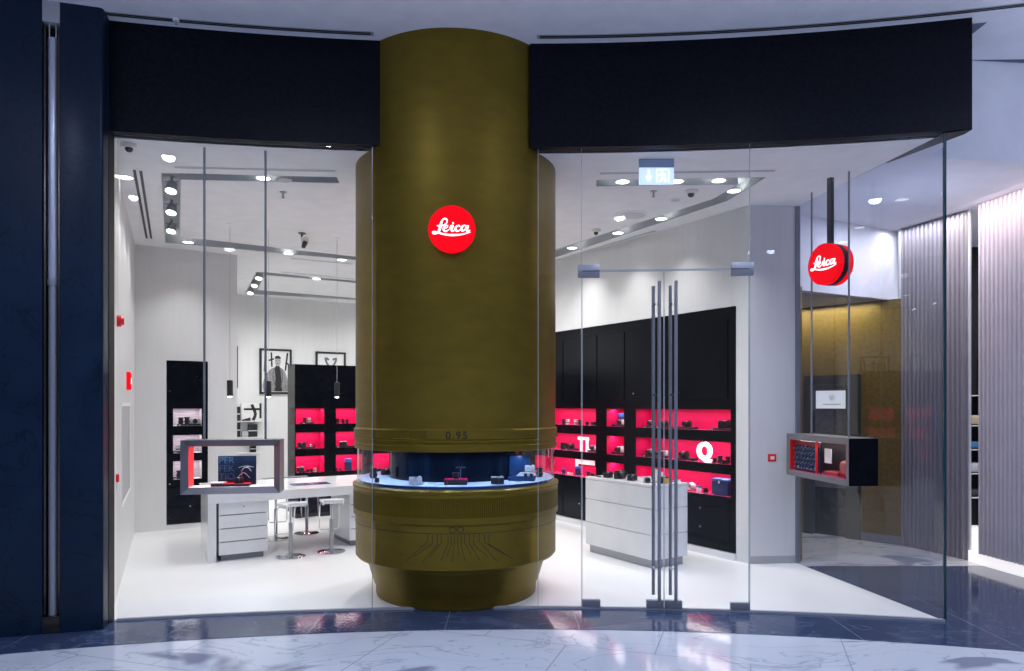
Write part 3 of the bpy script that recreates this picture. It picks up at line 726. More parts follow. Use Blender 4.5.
# middle row
rput('lens', 562.5, 1, 'black lens nearest the column on the middle crimson shelf', s=1.3)
rput('lens', 565.6, 1, 'second black lens from the column on the middle crimson shelf', s=1.2)
rput('riser', 572, 1, 'black riser left of the white letters on the middle shelf')
rput('blackcam', 571.6, 1, 'black camera on a riser left of the white letters', .021)
rput('riser', 594, 1, 'black riser right of the white letters on the middle shelf')
rput('whitecam', 594, 1, 'white camera with black lens right of the white letters', .021)
rput('wideriser', 618.5, 1, 'black riser in the middle small square niche')
rput('whitecam', 620.5, 1, 'white camera on a riser in the middle small square niche', .021, s=1.2)
rput('wideriser', 656, 1, 'long black riser at the left of the middle wide niche', s=1.2)
rput('whitecam', 651.0, 1, 'white camera left of the door handles in the middle wide niche', .021, s=1.1)
rput('blackcam', 657.5, 1, 'black camera between two white cameras in the middle wide niche', .021, s=.85)
rput('whitecam', 664.5, 1, 'white camera right of the black one in the middle wide niche', .021)
rput('wideriser', 685.5, 1, 'long black riser left of the big white Q')
rput('blackcam', 684.5, 1, 'black camera on the long riser left of the big white Q', .021, s=1.2)
rput('whiteflat', 677.5, 1, 'thin white packet on edge beside the door handles, middle niche', s=.6)
rput('shortlens', 714.5, 1, 'short black lens just right of the big white Q')
rput('lens', 720.0, 1, 'tall black lens left of the last one in the middle wide niche', s=1.05)
rput('lens', 727.6, 1, 'last tall black lens at the right end of the middle wide niche', s=1.05)
rput('shortlens', 723.5, 1, 'small lens lying before two tall lenses in the middle niche', d=.06, s=.8)
# bottom row
rput('bluebox', 563.5, 0, 'small blue box nearest the column on the bottom shelf', s=.7)
rput('whiteflat', 570, 0, 'flat white packet between two blue boxes on the bottom shelf', s=.8)
rput('bluebox', 577.8, 0, 'tall blue box right of a white packet on the bottom shelf', s=1.25)
rput('lens', 588.5, 0, 'black lens at the right end of the bottom column-side niche', s=.9)
rput('shortlens', 592.5, 0, 'short black lens at the right end of the bottom column-side niche')
rput('whitebox', 618, 0, 'white box with blue lid in the bottom small square niche', s=1.4)
rput('whitebox', 699, 0, 'small white box with blue lid near the dark blue case', s=.8)
rput('shortlens', 705.5, 0, 'short black lens between a white box and the blue case')
rput('case', 723.5, 0, 'dark blue carrying case at the right end of the bottom niche', s=1.15)
t = thing('strap_roll', 'rolled white strap at the left of the bottom wide niche', 'roll', rpos(691.5, 0), RW, RG)
m_ = MB(); m_.tube([((.010 + .0022 * i * .35) * math.cos(i * .45), 0, .045 + (.010 + .0022 * i * .35) * math.sin(i * .45)) for i in range(44)], .005, 6)
for v in m_.bm.verts: v.co.y *= 6
m_.build('coil', M['wmatt'], t); MB().cyl((0, -.035, .045), (0, .035, .045), .007).build('spindle', M['pinkshelf'], t)
# letters
p = rpos(704.5, 1, .09)
o = MB().text('Q', .235, .014, .010).build('display_letter', M['whiteemit'], smooth=False, loc=(p[0], p[1], p[2] + .10), rotz=RW)
tag(o, 'big white letter Q standing in the middle wide crimson niche', 'letter')
p = rpos(584.5, 1, .12)
m_ = MB(); m_.box(-.135, -.004, .140, .085, .004, .175); m_.box(-.085, -.004, 0, -.040, .004, .140); m_.box(.030, -.004, 0, .075, .004, .140); m_.box(.075, -.004, 0, .125, .004, .030)
o = m_.build('display_letters', M['whiteemit'], smooth=False, loc=p, rotz=RW); tag(o, 'joined white letters T and L in the middle column-side niche', 'letter')
# pale angled print in the bottom niche
p = rpos(585, 0, .24)
o = MB().plate([(-.20, 0), (-.14, 0), (-.14, .13), (.20, .13), (.20, .19), (-.20, .19)], -.004, .004).build('angled_print', M['photo'], smooth=False, loc=(p[0], p[1], p[2]), rotz=RW)
tag(o, 'pale L shaped print at the back of the bottom column-side niche', 'print', RG)

# left cabinet products
LG = 'products in the niches of the black cabinet'
def cput(kind, x, row, label, y=.10, rz=0., dz=.0, s=1.):
    p = grid(CB, x, y); return put(kind, (p[0], p[1], ROWS[row][0] + .001 + dz), AG + rz, label, LG, s)
cput('riser', .19, 2, 'black riser in the top left niche of the black cabinet', dz=0)
cput('lens', .16, 2, 'black lens on the riser in the top left cabinet niche', dz=.021, s=.9)
cput('silverlens', .22, 2, 'silver lens on the riser in the top left cabinet niche', dz=.021, s=.9)
cput('wideriser', .17, 1, 'black riser in the middle left niche of the black cabinet', s=.9)
cput('blackcam', .12, 1, 'black camera in the middle left niche of the black cabinet', dz=.019, s=1.1)
cput('silverlens', .24, 1, 'silver lens beside a black camera in the middle left cabinet niche', dz=.019, s=.6)
cput('lens', .29, 1, 'small black lens at the edge of the middle left cabinet niche', s=.6)
cput('riser', .10, 0, 'black riser in the bottom left niche of the black cabinet', s=.8)
cput('silvercam', .10, 0, 'silver topped camera in the bottom left cabinet niche', dz=.017)
cput('shortlens', .20, 0, 'first short lens beside the camera, bottom left cabinet niche', s=.8)
cput('shortlens', .25, 0, 'second short lens from the camera, bottom left cabinet niche', s=.8)
cput('silverlens', .30, 0, 'silver lens at the right of the bottom left cabinet niche', s=.8)
cput('lens', .61, 2, 'first of three dark lenses in the top right cabinet niche')
cput('lens', .69, 2, 'second of three dark lenses in the top right cabinet niche', s=.9)
cput('lens', .75, 2, 'third of three dark lenses in the top right cabinet niche', s=.85)
cput('wideriser', .71, 1, 'black riser in the middle right niche of the black cabinet')
cput('silvercam', .69, 1, 'silver topped camera in the middle right cabinet niche', dz=.021, s=1.1)
cput('bluebox', .76, 0, 'blue box in the bottom right niche of the black cabinet', s=1.7)
cput('lens', .60, 0, 'dark lens left of the blue box, bottom right cabinet niche', s=.5)
cput('shortlens', .65, 0, 'short lens left of the blue box, bottom right cabinet niche', s=.6)
# tall unit products
def tput(kind, x, row, label, y=.09, dz=0., s=1.):
    c, s_ = math.cos(AL), math.sin(AL)
    return put(kind, (A0[0] + c * x - s_ * y, A0[1] + s_ * x + c * y, ROWS[row][0] + .001 + dz), AL, label, 'products in the tall narrow unit', s)
tput('wideriser', .60, 2, 'black riser in the top niche of the tall narrow unit')
tput('lens', .51, 2, 'left black lens in the top niche of the tall narrow unit', dz=.021, s=1.2)
tput('lens', .58, 2, 'right black lens in the top niche of the tall narrow unit', dz=.021, s=1.3)
tput('whitecam', .67, 2, 'white camera in the top niche of the tall narrow unit', dz=.021, s=1.15)
tput('riser', .50, 1, 'black riser in the middle niche of the tall narrow unit')
tput('silverlens', .48, 1, 'silver lens in the middle niche of the tall narrow unit', dz=.021, s=1.1)
tput('lens', .53, 1, 'black lens in the middle niche of the tall narrow unit', dz=.021, s=1.1)
tput('riser', .50, 0, 'black riser in the bottom niche of the tall narrow unit')
tput('lens', .49, 0, 'black lens in the bottom niche of the tall narrow unit', dz=.021, s=1.2)

# display ring products
DG = 'products on the pale ring inside the brass column'
p = on_level(415.5, 484.5, .927); put('allsilver', p, 0.15, 'silver camera on the pale ring, left of the crimson topped block', DG, .98)
p = on_level(497.5, 484.0, .927); put('silvercam', p, -.1, 'black camera with silver top on the pale ring left of the open case', DG, .98)
p = on_level(455.5, 485.0, .927)
t = thing('display_block', 'black block with crimson top at the front centre of the ring', 'block', (p.x, p.y + .04, p.z), 0, DG)
MB().box(-.082, -.04, 0, .082, .04, .036, .002).build('base', M['mblack'], t, smooth=False); MB().box(-.080, -.038, .0365, .080, .038, .042).build('crimson_top', M['pink'], t, smooth=False)
MB().cyl((-.062, -.042, .018), (-.062, -.0395, .018), .006).build('red_dot', M['red'], t)
put('shortlens', (p.x, p.y + .035, p.z + .043), 0, 'short black lens standing on the crimson topped block', DG, 1.0)
t = thing('lens_stand', 'thin black stand with round top above the crimson topped block', 'stand', (p.x + .03, p.y + .085, p.z), 0, DG)
MB().cyl((0, 0, 0), (0, 0, .115), .004).build('stem', M['chrome'], t); MB().cyl((0, 0, .115), (0, 0, .122), .035, n=28).build('round_top', M['kblack'], t)
MB().cyl((0, 0, 0), (0, 0, .004), .03, n=24).build('base', M['kblack'], t)
p = on_level(526, 480.5, .927)
t = thing('open_case', 'open dark blue case holding silver items on the pale ring', 'case', (p.x - .03, p.y, p.z), R(-8), DG)
MB().box(-.10, -.045, 0, .10, .05, .035, .004).build('tray', M['blue'], t)
MB().box(-.105, .05, .004, .05, .062, .185, .004).build('raised_lid', M['blue'], t)
m_ = MB(); m_.plate([(-.045, 0), (.095, 0), (.09, .022), (.03, .03), (-.02, .022)], -.02, .03)
for v in m_.bm.verts: v.co.z += .036
m_.build('cloth', M['wmatt'], t, smooth=False)
put('allsilver', (p.x + .03, p.y + .02, p.z + .069), -.2, 'silver camera resting inside the open dark blue case', DG, .8)
for q_, zz in ((.045, .0), (.09, 0)):
    put('shortlens', (p.x + q_ - .05, p.y - .032, p.z + .036), 0, 'short lens in the open case, ' + ('left' if q_ < .06 else 'right') + ' of the two in front', DG, .5)
p = on_level(377, 482.3, .927); put('shortlens', (p.x, p.y, p.z), 0, 'short black lens at the left front edge of the pale ring', DG, .75)
p = on_level(373.5, 478, .927); put('lens', (p.x, p.y, p.z), 0, 'tall black lens at the left end of the pale ring', DG, 1.2)
p = on_level(385.5, 475, .927); put('blackcam', (p.x, p.y + .02, p.z), .6, 'black camera at the left of the dark ring core', DG, .9)
p = on_level(537, 477, .927); put('lens', (p.x + .02, p.y + .02, p.z), 0, 'black lens at the right end of the pale ring beside the case', DG, 1.1)

# ------------------------------------------------------------------ hanging display frames
def display_frame(name, label, L, D, H, loc, rz, ceil_dz, rods, lin=None, bottom=None, b=.045, sp=.035):
    t = thing(name, label, 'display case', loc, rz)
    m_ = MB(); h = L / 2
    def ring(y, e): return [(-h + e, y, e), (h - e, y, e), (h - e, y, H - e), (-h + e, y, H - e)]
    r = [ring(0, 0), ring(sp, b), ring(D - sp, b), ring(D, 0)]
    vs = [[m_.bm.verts.new(p_) for p_ in q_] for q_ in r]
    for i in range(4):
        a_, c_ = vs[i], vs[(i + 1) % 4]
        if i == 1: continue
        for k in range(4): m_.bm.faces.new((a_[k], a_[(k + 1) % 4], c_[(k + 1) % 4], c_[k]))
    m_.build('metal_frame', M['case_steel'], t, smooth=False)
    e = b - .003; y0, y1 = sp, D - sp
    m_ = MB(); m_.box(-h + e, y0, e, -h + e + .004, y1, H - e); m_.box(h - e - .004, y0, e, h - e, y1, H - e); m_.box(-h + e, y0, H - e - .004, h - e, y1, H - e)
    m_.build('side_lining', lin, t, smooth=False)
    MB().box(-h + e + .004, y0, e, h - e - .004, y1, e + .005).build('base_lining', bottom, t, smooth=False)
    for x in rods: MB().cyl((x, D / 2, H - .001), (x, D / 2, ceil_dz), .0085, n=12).build('rod', M['dsteel'], t)
    return t
# left
ang = math.atan2(5.265 - 5.15, -1.66 + 2.37)
LB = Vector((-2.035, 5.205, .857))
t = display_frame('hanging_display_case', 'left hanging steel framed display case with red sides on two rods', .685, .21, .39, LB, ang, ZS - LB.z, (-.205, .225), lin=M['red'], bottom=M['wmatt'])
def lbp(x, y, z): return (LB.x + x * math.cos(ang) - y * math.sin(ang), LB.y + x * math.sin(ang) + y * math.cos(ang), LB.z + z)
lamp('case_lamp', 'AREA', lbp(0, .12, .335), 2.2, (1, .95, .93), (0, 0, ang), .5, .05)
t = thing('poster_panel', 'dark blue poster panel with lettering in the left hanging case', 'poster', lbp(.015, .15, .050), ang)
MB().box(-.135, 0, 0, .135, .012, .215).build('panel', M['navyprint'], t, smooth=False)
m_ = MB()
for i, s_ in enumerate(('PER', 'FEK', 'TIO')): m_.text(s_, .068, .0006, .0, Matrix.Translation((-.130, -.001, .180 - .060 * i)), 1.0, 'LEFT')
m_.build('lettering', mat('poster_letter_blue', (.03, .07, .16), .4), t, smooth=False)
m_ = MB(); m_.ribbon([(.03, .10), (.05, .125), (.08, .125), (.10, .10)], .004, -.002, 0); m_.ribbon([(.01, .128), (.06, .138), (.12, .130)], .003, -.002, 0)
m_.ribbon([(.0, .05), (.045, .09), (.09, .05)], .003, -.002, 0)
m_.build('line_drawing', M['silver'], t, smooth=False)
t = thing('presentation_tray', 'black tray with red top inside the left hanging case', 'tray', lbp(.0, .10, .050), ang)
MB().box(-.15, -.045, 0, .12, .045, .014, .001).build('base', M['mblack'], t, smooth=False); MB().box(-.148, -.043, .0145, .118, .043, .017).build('red_top', M['red'], t, smooth=False)
m_ = MB(); m_.box(-.05, -.035, 0, .05, .035, .009, .001)
o = m_.build('booklet', M['photo'], smooth=False, loc=lbp(-.105, .09, .069), rotz=ang); tag(o, 'white booklet lying on the red topped tray in the left case', 'booklet')
put('blackcam', lbp(.035, .105, .068), ang, 'small black camera on the red topped tray in the left case', None, .75)
t = thing('strap_stand', 'thin red strap on a wire stand in the left hanging case', 'stand', lbp(.058, .10, .068), ang)
MB().cyl((0, 0, 0), (0, 0, .095), .0022).build('red_strap', M['red'], t); MB().box(-.008, -.006, 0, .008, .006, .004).build('foot', M['mblack'], t)
# right (its long side faces the shop door)
p_near = Vector((2.62, 5.60)); p_far = Vector((2.515, 6.60)); mid = (p_near + p_far) / 2
RB = Vector((mid.x, mid.y, .865)); angr = math.atan2(p_near.y - p_far.y, p_near.x - p_far.x)
t = display_frame('hanging_display_case', 'right hanging steel framed display case beside the side glass', 1.0, .245, .375, RB, angr, ZS - RB.z, (-.28, .30), lin=M['red'], bottom=M['pinkshelf'], b=.05, sp=.008)
MB().box(.4995, .002, .002, .5015, .243, .373).build('end_panel', M['black'], t, smooth=False)
MB().box(-.455, .195, .048, .455, .203, .327).build('back_panel', M['mblack'], t, smooth=False)
MB().box(-.016, .012, .054, -.008, .03, .321).build('divider', M['red'], t, smooth=False)
def rbp(x, y, z): return (RB.x + x * math.cos(angr) - y * math.sin(angr), RB.y + x * math.sin(angr) + y * math.cos(angr), RB.z + z)
lamp('case_lamp', 'AREA', rbp(0, .10, .318), 1.1, (1, .93, .92), (0, 0, angr), .8, .05)
t = thing('lens_print', 'dark print of stacked lenses in the right hanging case', 'print', rbp(-.24, .06, .05), angr)
MB().box(-.21, 0, 0, .21, .02, .265).build('panel', M['navyprint'], t, smooth=False)
m_ = MB()
for r_ in range(5):
    for c_ in range(7):
        x, z = -.18 + c_ * .056 + (r_ % 2) * .02, .025 + r_ * .043; m_.cyl((x - .012, -.016, z - .012), (x + .012, -.001, z + .018), .017, .014, 14)
m_.build('lens_shapes', mat('print_blue_black', (.02, .035, .09), .3), t)
m_ = MB()
for c_ in range(7): m_.cyl((-.17 + c_ * .056 - .012, -.018, .023), (-.17 + c_ * .056 - .0115, -.0165, .0235), .012, n=12)
m_.build('lens_fronts', M['silver'], t)
MB().box(-.21, -.012, .225, .21, .0, .262).build('header', mat('print_dark_red', (.20, .01, .015), .5), t, smooth=False)
o = MB().box(-.05, -.004, 0, .05, .004, .12).build('info_card', M['photo'], smooth=False, loc=rbp(.10, .06, .15), rotz=angr); tag(o, 'white lit card in the right hanging case', 'card')
t = thing('leather_bag', 'rounded red leather bag in the right hanging case', 'bag', rbp(.345, .105, .054), angr)
m_ = MB().box(-.09, -.05, 0, .09, .05, .13, .035, seg=4).build('bag_body', mat('red_leather', (.30, .05, .05), .5), t); MB().tube([(-.05, 0, .12), (-.03, 0, .155), (.03, 0, .155), (.05, 0, .12)], .005).build('handle', M['red'], t)
o = MB().box(-.11, -.05, 0, .09, .05, .03, .004).build('flat_case', mat('red_case', (.30, .02, .03), .4), loc=rbp(.15, .11, .053), rotz=angr); tag(o, 'flat red case lying under the white card', 'case')

# ------------------------------------------------------------------ desk
D0 = (-2.876, 6.81)
t = thing('service_desk', 'long white lacquered service desk with drawer pedestals left of the column', 'desk', (D0[0], D0[1], 0), AG)
lx = -.16 * 1.15     # the left edge splays outwards in plan
def splay(y): return .085 * y
MB().prism([(0, 0), (1.95, 0), (1.95, 1.15), (.10, 1.15)], .560, .650).build('desktop', M['wgloss'], t, smooth=False)
MB().prism([(0, 0), (.075, 0), (.15, .9), (.08, .9)], 0, .559).build('end_panel', M['wgloss'], t, smooth=False)
def pedestal(x0, x1, y0, y1, parent):
    c = MB().box(x0 + .004, y0 + .004, .058, x1 - .004, y1 - .004, .556).build('pedestal', M['wgloss'], parent, smooth=False)
    for i in range(4):
        z0 = .060 + i * .1285
        dr = MB().box(x0, y0 - .014, z0, x1, y0, z0 + .120, .002).build('drawer', M['wgloss'], c, smooth=False)
        for s_ in (0,): MB().box(x0 + .02, y0 - .016, z0 + .1205, x1 - .02, y0 - .002, z0 + .126).build('grip_shadow_gap', M['seam'], c, smooth=False)
    MB().cyl(((x0 + x1) / 2, y0 - .018, .515), ((x0 + x1) / 2, y0 - .014, .515), .006, n=10).build('lock', M['chrome'], c)
    MB().box(x0 + .03, y0 + .03, 0, x1 - .03, y1 - .03, .056).build('recessed_base', M['seam'], c, smooth=False)
pedestal(.10, .555, .03, .60, t); pedestal(1.415, 1.90, .09, .70, t)
def dpos(v, u, z=.651): q = grid(D0, v, u); return (q[0], q[1], z)
o = MB().box(-.20, -.09, 0, .20, .09, .006, .002).build('desk_mat', M['blue'], loc=on_level(310, 484, .651), rotz=AG); tag(o, 'dark blue mat on the white desk left of the column', 'mat')
o = MB().box(-.26, -.05, 0, .26, .05, .006, .002).build('desk_mat', mat('slate_mat', (.12, .14, .18), .5), loc=on_level(285, 477.5, .651), rotz=AG); tag(o, 'grey mat at the rear edge of the white desk', 'mat')
for (px, py, Y, lb) in ((293, 499, 7.75, 'brown grey cable box under the desk, left of two'), (323.5, 499.5, 7.95, 'black cable box under the desk, right of two')):
    q = at(px, py, Y)
    c = thing('cable_box', lb, 'box', (q.x, q.y, .46), AG); MB().box(-.045, -.03, 0, .045, .03, .098, .003).build('housing', M['bronze'] if px < 300 else M['mblack'], c); MB().box(-.04, -.032, .03, .04, -.03, .06).build('cable_slot', M['mblack'], c, smooth=False)

# stools
def make_stool(label):
    t = thing('bar_stool', label, 'stool', (0, 0, 0), 0, 'chrome stools at the white desk')
    MB().lathe([(0, 0), (.138, 0), (.142, .004), (.142, .008), (.04, .014), (.022, .022), (0, .022)], 48).build('base', M['chrome'], t)
    MB().cyl((0, 0, .018), (0, 0, .34), .019, n=20).build('lower_post', M['steel'], t)
    MB().cyl((0, 0, .34), (0, 0, .50), .013, n=20).build('upper_post', M['chrome'], t)
    m_ = MB().box(-.105, -.105, .503, .105, .105, .536, .014, seg=4)
    m_.build('seat', M['wgloss'], t)
    m_ = MB().box(-.100, -.150, .530, .100, -.118, .556, .010, seg=3)
    m_.build('backrest', M['wgloss'], t)
    m_ = MB(); m_.tube([(-.098, -.145, .545), (-.098, -.11, .498), (-.098, .05, .496), (-.098, .10, .46), (-.098, .135, .24), (-.085, .145, .21), (.085, .145, .21), (.098, .135, .24), (.098, .10, .46), (.098, .05, .496), (.098, -.11, .498), (.098, -.145, .545)], .0055, 8)
    m_.build('footrest_frame', M['chrome'], t)
    return t
st = make_stool('chrome stool in front of the desk beside the left drawer pedestal')
q = on_level(290.6, 557, 0); st.location = (q.x, q.y, 0); st.rotation_euler = (0, 0, AG + R(12))
q = on_level(331.3, 552, 0); dup(st, (q.x, q.y, 0), AG - R(8), 'chrome stool in front of the desk nearest the brass column')
q = on_level(306.7, 533.5, 0); dup(st, (q.x, q.y, 0), AG + R(180), 'chrome stool behind the desk, seen between the two front stools')
q = on_level(274, 539, 0); dup(st, (q.x + .02, q.y, 0), AG + R(175), 'chrome stool behind the desk, half hidden by the left pedestal')

# ------------------------------------------------------------------ white counter
E0 = (1.285, 6.575)
t = thing('display_counter', 'white lacquered counter block with cameras on top behind the doors', 'counter', (E0[0], E0[1], 0), AG)
MB().box(0.002, .002, .079, .418, .958, .745).build('body', M['wmatt'], t, smooth=False)
for z0, z1 in ((.080, .303), (.309, .540), (.546, .740)):
    MB().box(-.012, -.012, z0, .432, .972, z1, .002).build('panel', M['wgloss'], t, smooth=False)
MB().box(-.012, -.012, .744, .432, .972, .768, .002).build('worktop', M['wgloss'], t, smooth=False)
MB().box(.02, .02, 0, .40, .94, .078).build('kick_plate', M['steel'], t, smooth=False)
def epos(v, u, dz=0): q = grid(E0, v, u); return (q[0], q[1], .769 + dz)
CG = 'products on the white counter'
put('blackcam', epos(.10, .75), AG - .5, 'black camera on the counter, leftmost of the three black ones', CG, 1.0)
put('blackcam', epos(.13, .61), AG + .2, 'large black camera in the middle of three on the counter', CG, 1.45)
put('blackcam', epos(.11, .40), AG - .3, 'black camera on the counter, rightmost of the three black ones', CG, 1.05)
put('whitecam', epos(.10, .19), AG - .3, 'white camera with black lens on the counter left of the handles', CG, 1.0)
put('yellowcam', epos(.18, .055), AG - .9, 'yellow camera on the counter behind the steel door handles', CG, 1.1)
o = MB().tube([(0, 0, .006), (.05, .02, .008), (.10, .0, .006), (.16, .03, .006)], .006, 8).build('camera_strap', M['kblack'], loc=epos(.05, .80), rotz=AG + 1.2); tag(o, 'black strap lying at the far end of the white counter', 'strap', CG)
t = thing('brochure_stand', 'white folded brochures standing at the right end of the counter', 'brochure', epos(.30, .16), AG - .35, CG)
m_ = MB(); m_.plate([(-.09, 0), (.10, 0), (-.09, .11)], -.003, .003); m_.build('rear_brochure', M['photo'], t, smooth=False)
m_ = MB(); m_.plate([(-.11, 0), (-.02, 0), (-.02, .09), (-.11, .13)], -.03, -.026); m_.build('front_brochure', M['photo'], t, smooth=False)
m_ = MB().box(-.11, -.05, 0, .11, .02, .006); m_.build('tray', M['mblue'], t, smooth=False)
t = thing('round_box', 'small white round box at the near end of the counter', 'box', epos(.385, .06), AG, CG)
MB().cyl((0, 0, 0), (0, 0, .018), .022, n=24).build('dish', M['wmatt'], t); MB().cyl((0, 0, .0185), (0, 0, .022), .023, n=24).build('lid', M['wgloss'], t)

# ------------------------------------------------------------------ pictures and shelves on the back wall
def bw(px):       # distance along the back wall from BK_L for a pixel column
    r = Vector(((px - 512) / F, 1.)); o = Vector(BK_L)
    det = V.x * (-r.y) - V.y * (-r.x)
    return ((-o.x) * (-r.y) - (-o.y) * (-r.x)) / det
def bpos(px, y, off=-.02):
    w_ = bw(px); p_ = Vector(BK_L) + V * w_; z = CAMZ - (y - 405) / F * p_.y; q = p_ + U * off; return q.x, q.y, z
def framed(px0, px1, yt, yb, label):
    x0, x1 = bw(px0), bw(px1); a_ = bpos((px0 + px1) / 2, yt); b_ = bpos((px0 + px1) / 2, yb)
    W_ = x1 - x0; H_ = a_[2] - b_[2]
    t = thing('framed_picture', label, 'picture', (b_[0], b_[1], b_[2]), AG)
    m_ = MB(); e = .035
    m_.holes(-W_ / 2, W_ / 2, 0, H_, [(-W_ / 2 + e, W_ / 2 - e, e, H_ - e)], -.012, .018); m_.build('frame', M['mblack'], t, smooth=False)
    MB().box(-W_ / 2 + e, .002, e, W_ / 2 - e, .014, H_ - e).build('print', M['photo'], t, smooth=False)
    return t, W_, H_
t, W_, H_ = framed(259.5, 291.5, 349, 394, 'framed black and white portrait of a standing man in a jacket')
def fig(pts): return [(x * W_, z * H_) for x, z in pts]
MB().plate(fig([(-.38, .06), (.38, .06), (.40, .22), (.36, .36), (.29, .50), (.20, .57), (.10, .60), (-.02, .60), (-.16, .55), (-.28, .46), (-.37, .32), (-.41, .18)]), -.001, .001).build('jacket', M['pjack'], t, smooth=False)
MB().plate(fig([(-.04, .06), (.20, .06), (.18, .30), (.15, .50), (.115, .63), (-.005, .63), (-.03, .52), (-.01, .34)]), -.003, -.0015).build('jumper', M['pdark'], t, smooth=False)
m_ = MB(); m_.ribbon([(-.03 * W_, .58 * H_), (-.09 * W_, .40 * H_), (-.01 * W_, .14 * H_)], .02, -.0042, -.0032, 4); m_.ribbon([(.13 * W_, .58 * H_), (.21 * W_, .40 * H_), (.17 * W_, .14 * H_)], .02, -.0042, -.0032, 4)
m_.ribbon([(-.30 * W_, .10 * H_), (-.24 * W_, .36 * H_)], .012, -.0042, -.0032, 0); m_.ribbon([(.31 * W_, .10 * H_), (.27 * W_, .36 * H_)], .012, -.0042, -.0032, 0); m_.build('lapels', M['pgrey'], t, smooth=False)
m_ = MB(); m_.plate([(.06 * W_ + .095 * W_ * math.cos(k * PI / 10), .725 * H_ + .110 * H_ * math.sin(k * PI / 10)) for k in range(20)], -.0055, -.0045); m_.build('face', M['pface'], t, smooth=False)
m_ = MB(); m_.plate([(.06 * W_ + .100 * W_ * math.cos(k * PI / 10), .785 * H_ + .065 * H_ * math.sin(k * PI / 10)) for k in range(11)], -.0068, -.0058)
for q_ in (.02, .10): m_.box(q_ * W_ - .009, -.0068, .738 * H_, q_ * W_ + .009, -.0058, .748 * H_)
m_.ribbon([(.02 * W_, .685 * H_), (.06 * W_, .672 * H_), (.10 * W_, .685 * H_)], .006, -.0068, -.0058, 4)
m_.build('hair_and_features', M['pdark'], t, smooth=False)
m_ = MB()
for a_, b_ in (((-.31, .93), (-.35, .50)), ((-.14, .92), (-.12, .60)), ((.37, .92), (.30, .52)), ((-.22, .74), (-.06, .78)), ((.30, .70), (.42, .66))): m_.ribbon([(a_[0] * W_, a_[1] * H_), (b_[0] * W_, b_[1] * H_)], .028, -.0005, .0015, 0)
m_.build('dark_bars', M['pdark'], t, smooth=False)
t, W_, H_ = framed(315.5, 345.5, 352, 392, 'framed black and white print with curved shapes above the black cabinet')
m_ = MB()
for s_ in (-1, 1): m_.ribbon([(s_ * .02 * W_, .62 * H_), (s_ * .12 * W_, .70 * H_), (s_ * .18 * W_, .84 * H_), (s_ * .06 * W_, .80 * H_)], .035, -.001, .001, 4)
m_.plate([(-.1 * W_, .3 * H_), (.1 * W_, .3 * H_), (.08 * W_, .66 * H_), (-.08 * W_, .66 * H_)], -.001, .001)
m_.build('curved_shapes', M['pgrey'], t, smooth=False)
framed(224, 237.6, 346, 388, 'edge of a black framed picture showing past the left wall')
# shelf unit
def shelf(y, label):
    a_ = bpos(246, y); o = MB().box(-.42, -.10, 0, .22, .02, .012).build('wall_shelf', M['wgloss'], smooth=False, loc=a_, rotz=AG); tag(o, label, 'shelf', 'white shelves on the back wall'); return a_
for y, lb in ((421.5, 'upper white shelf on the back wall'), (437.5, 'middle white shelf on the back wall'), (453.0, 'lower white shelf on the back wall seen through the left case')):
    shelf(y, lb)
def shelf_item(px, y, w_, h_, material, name, lb, cat, deco=None):
    a_ = bpos(px, y, -.06); t = thing(name, lb, cat, (a_[0], a_[1], a_[2] + .013), AG)
    MB().box(-w_ / 2, -.03, 0, w_ / 2, .03, h_, .002).build('body', material, t, smooth=False)
    if deco: deco(t, w_, h_)
def deco_sign(t, w_, h_):
    m_ = MB(); m_.plate([(-.16, 0), (-.02, 0), (-.02, .06), (-.16, .02)], -.034, -.031); m_.ribbon([(-.13, .20), (.14, .20)], .035, -.034, -.031, 0); m_.ribbon([(.02, .01), (.06, .12), (.0, .28)], .05, -.034, -.031, 4); m_.ribbon([(.145, .04), (.145, .30)], .035, -.034, -.031, 0)
    m_.build('black_strokes', M['pdark'], t, smooth=False)
def deco_band(t, w_, h_): MB().box(-w_ / 2 - .001, -.032, h_ * .45, w_ / 2 + .001, -.0295, h_ * .52).build('band', M['silver'], t, smooth=False)
shelf_item(250.5, 421.5, .34, .30, M['photo'], 'graphic_box', 'white box with bold black strokes on the upper shelf', 'box', deco_sign)
shelf_item(251.8, 437.5, .15, .22, M['mblack'], 'gift_box', 'black box on the middle white shelf', 'box', deco_band)
shelf_item(244, 437.5, .10, .10, M['lgrey'], 'gift_box', 'low grey box beside the black box on the middle shelf', 'box', deco_band)
shelf_item(252, 453.0, .10, .13, M['bronze'], 'gift_box', 'brown box on the lowest white shelf', 'box', deco_band)
shelf_item(237.5, 421.5, .05, .24, M['mblack'], 'book_end', 'black upright at the wall edge of the upper shelf', 'box', deco_band)
shelf_item(237.5, 437.5, .06, .24, M['mblack'], 'book_end', 'black upright at the wall edge of the middle shelf', 'box', deco_band)

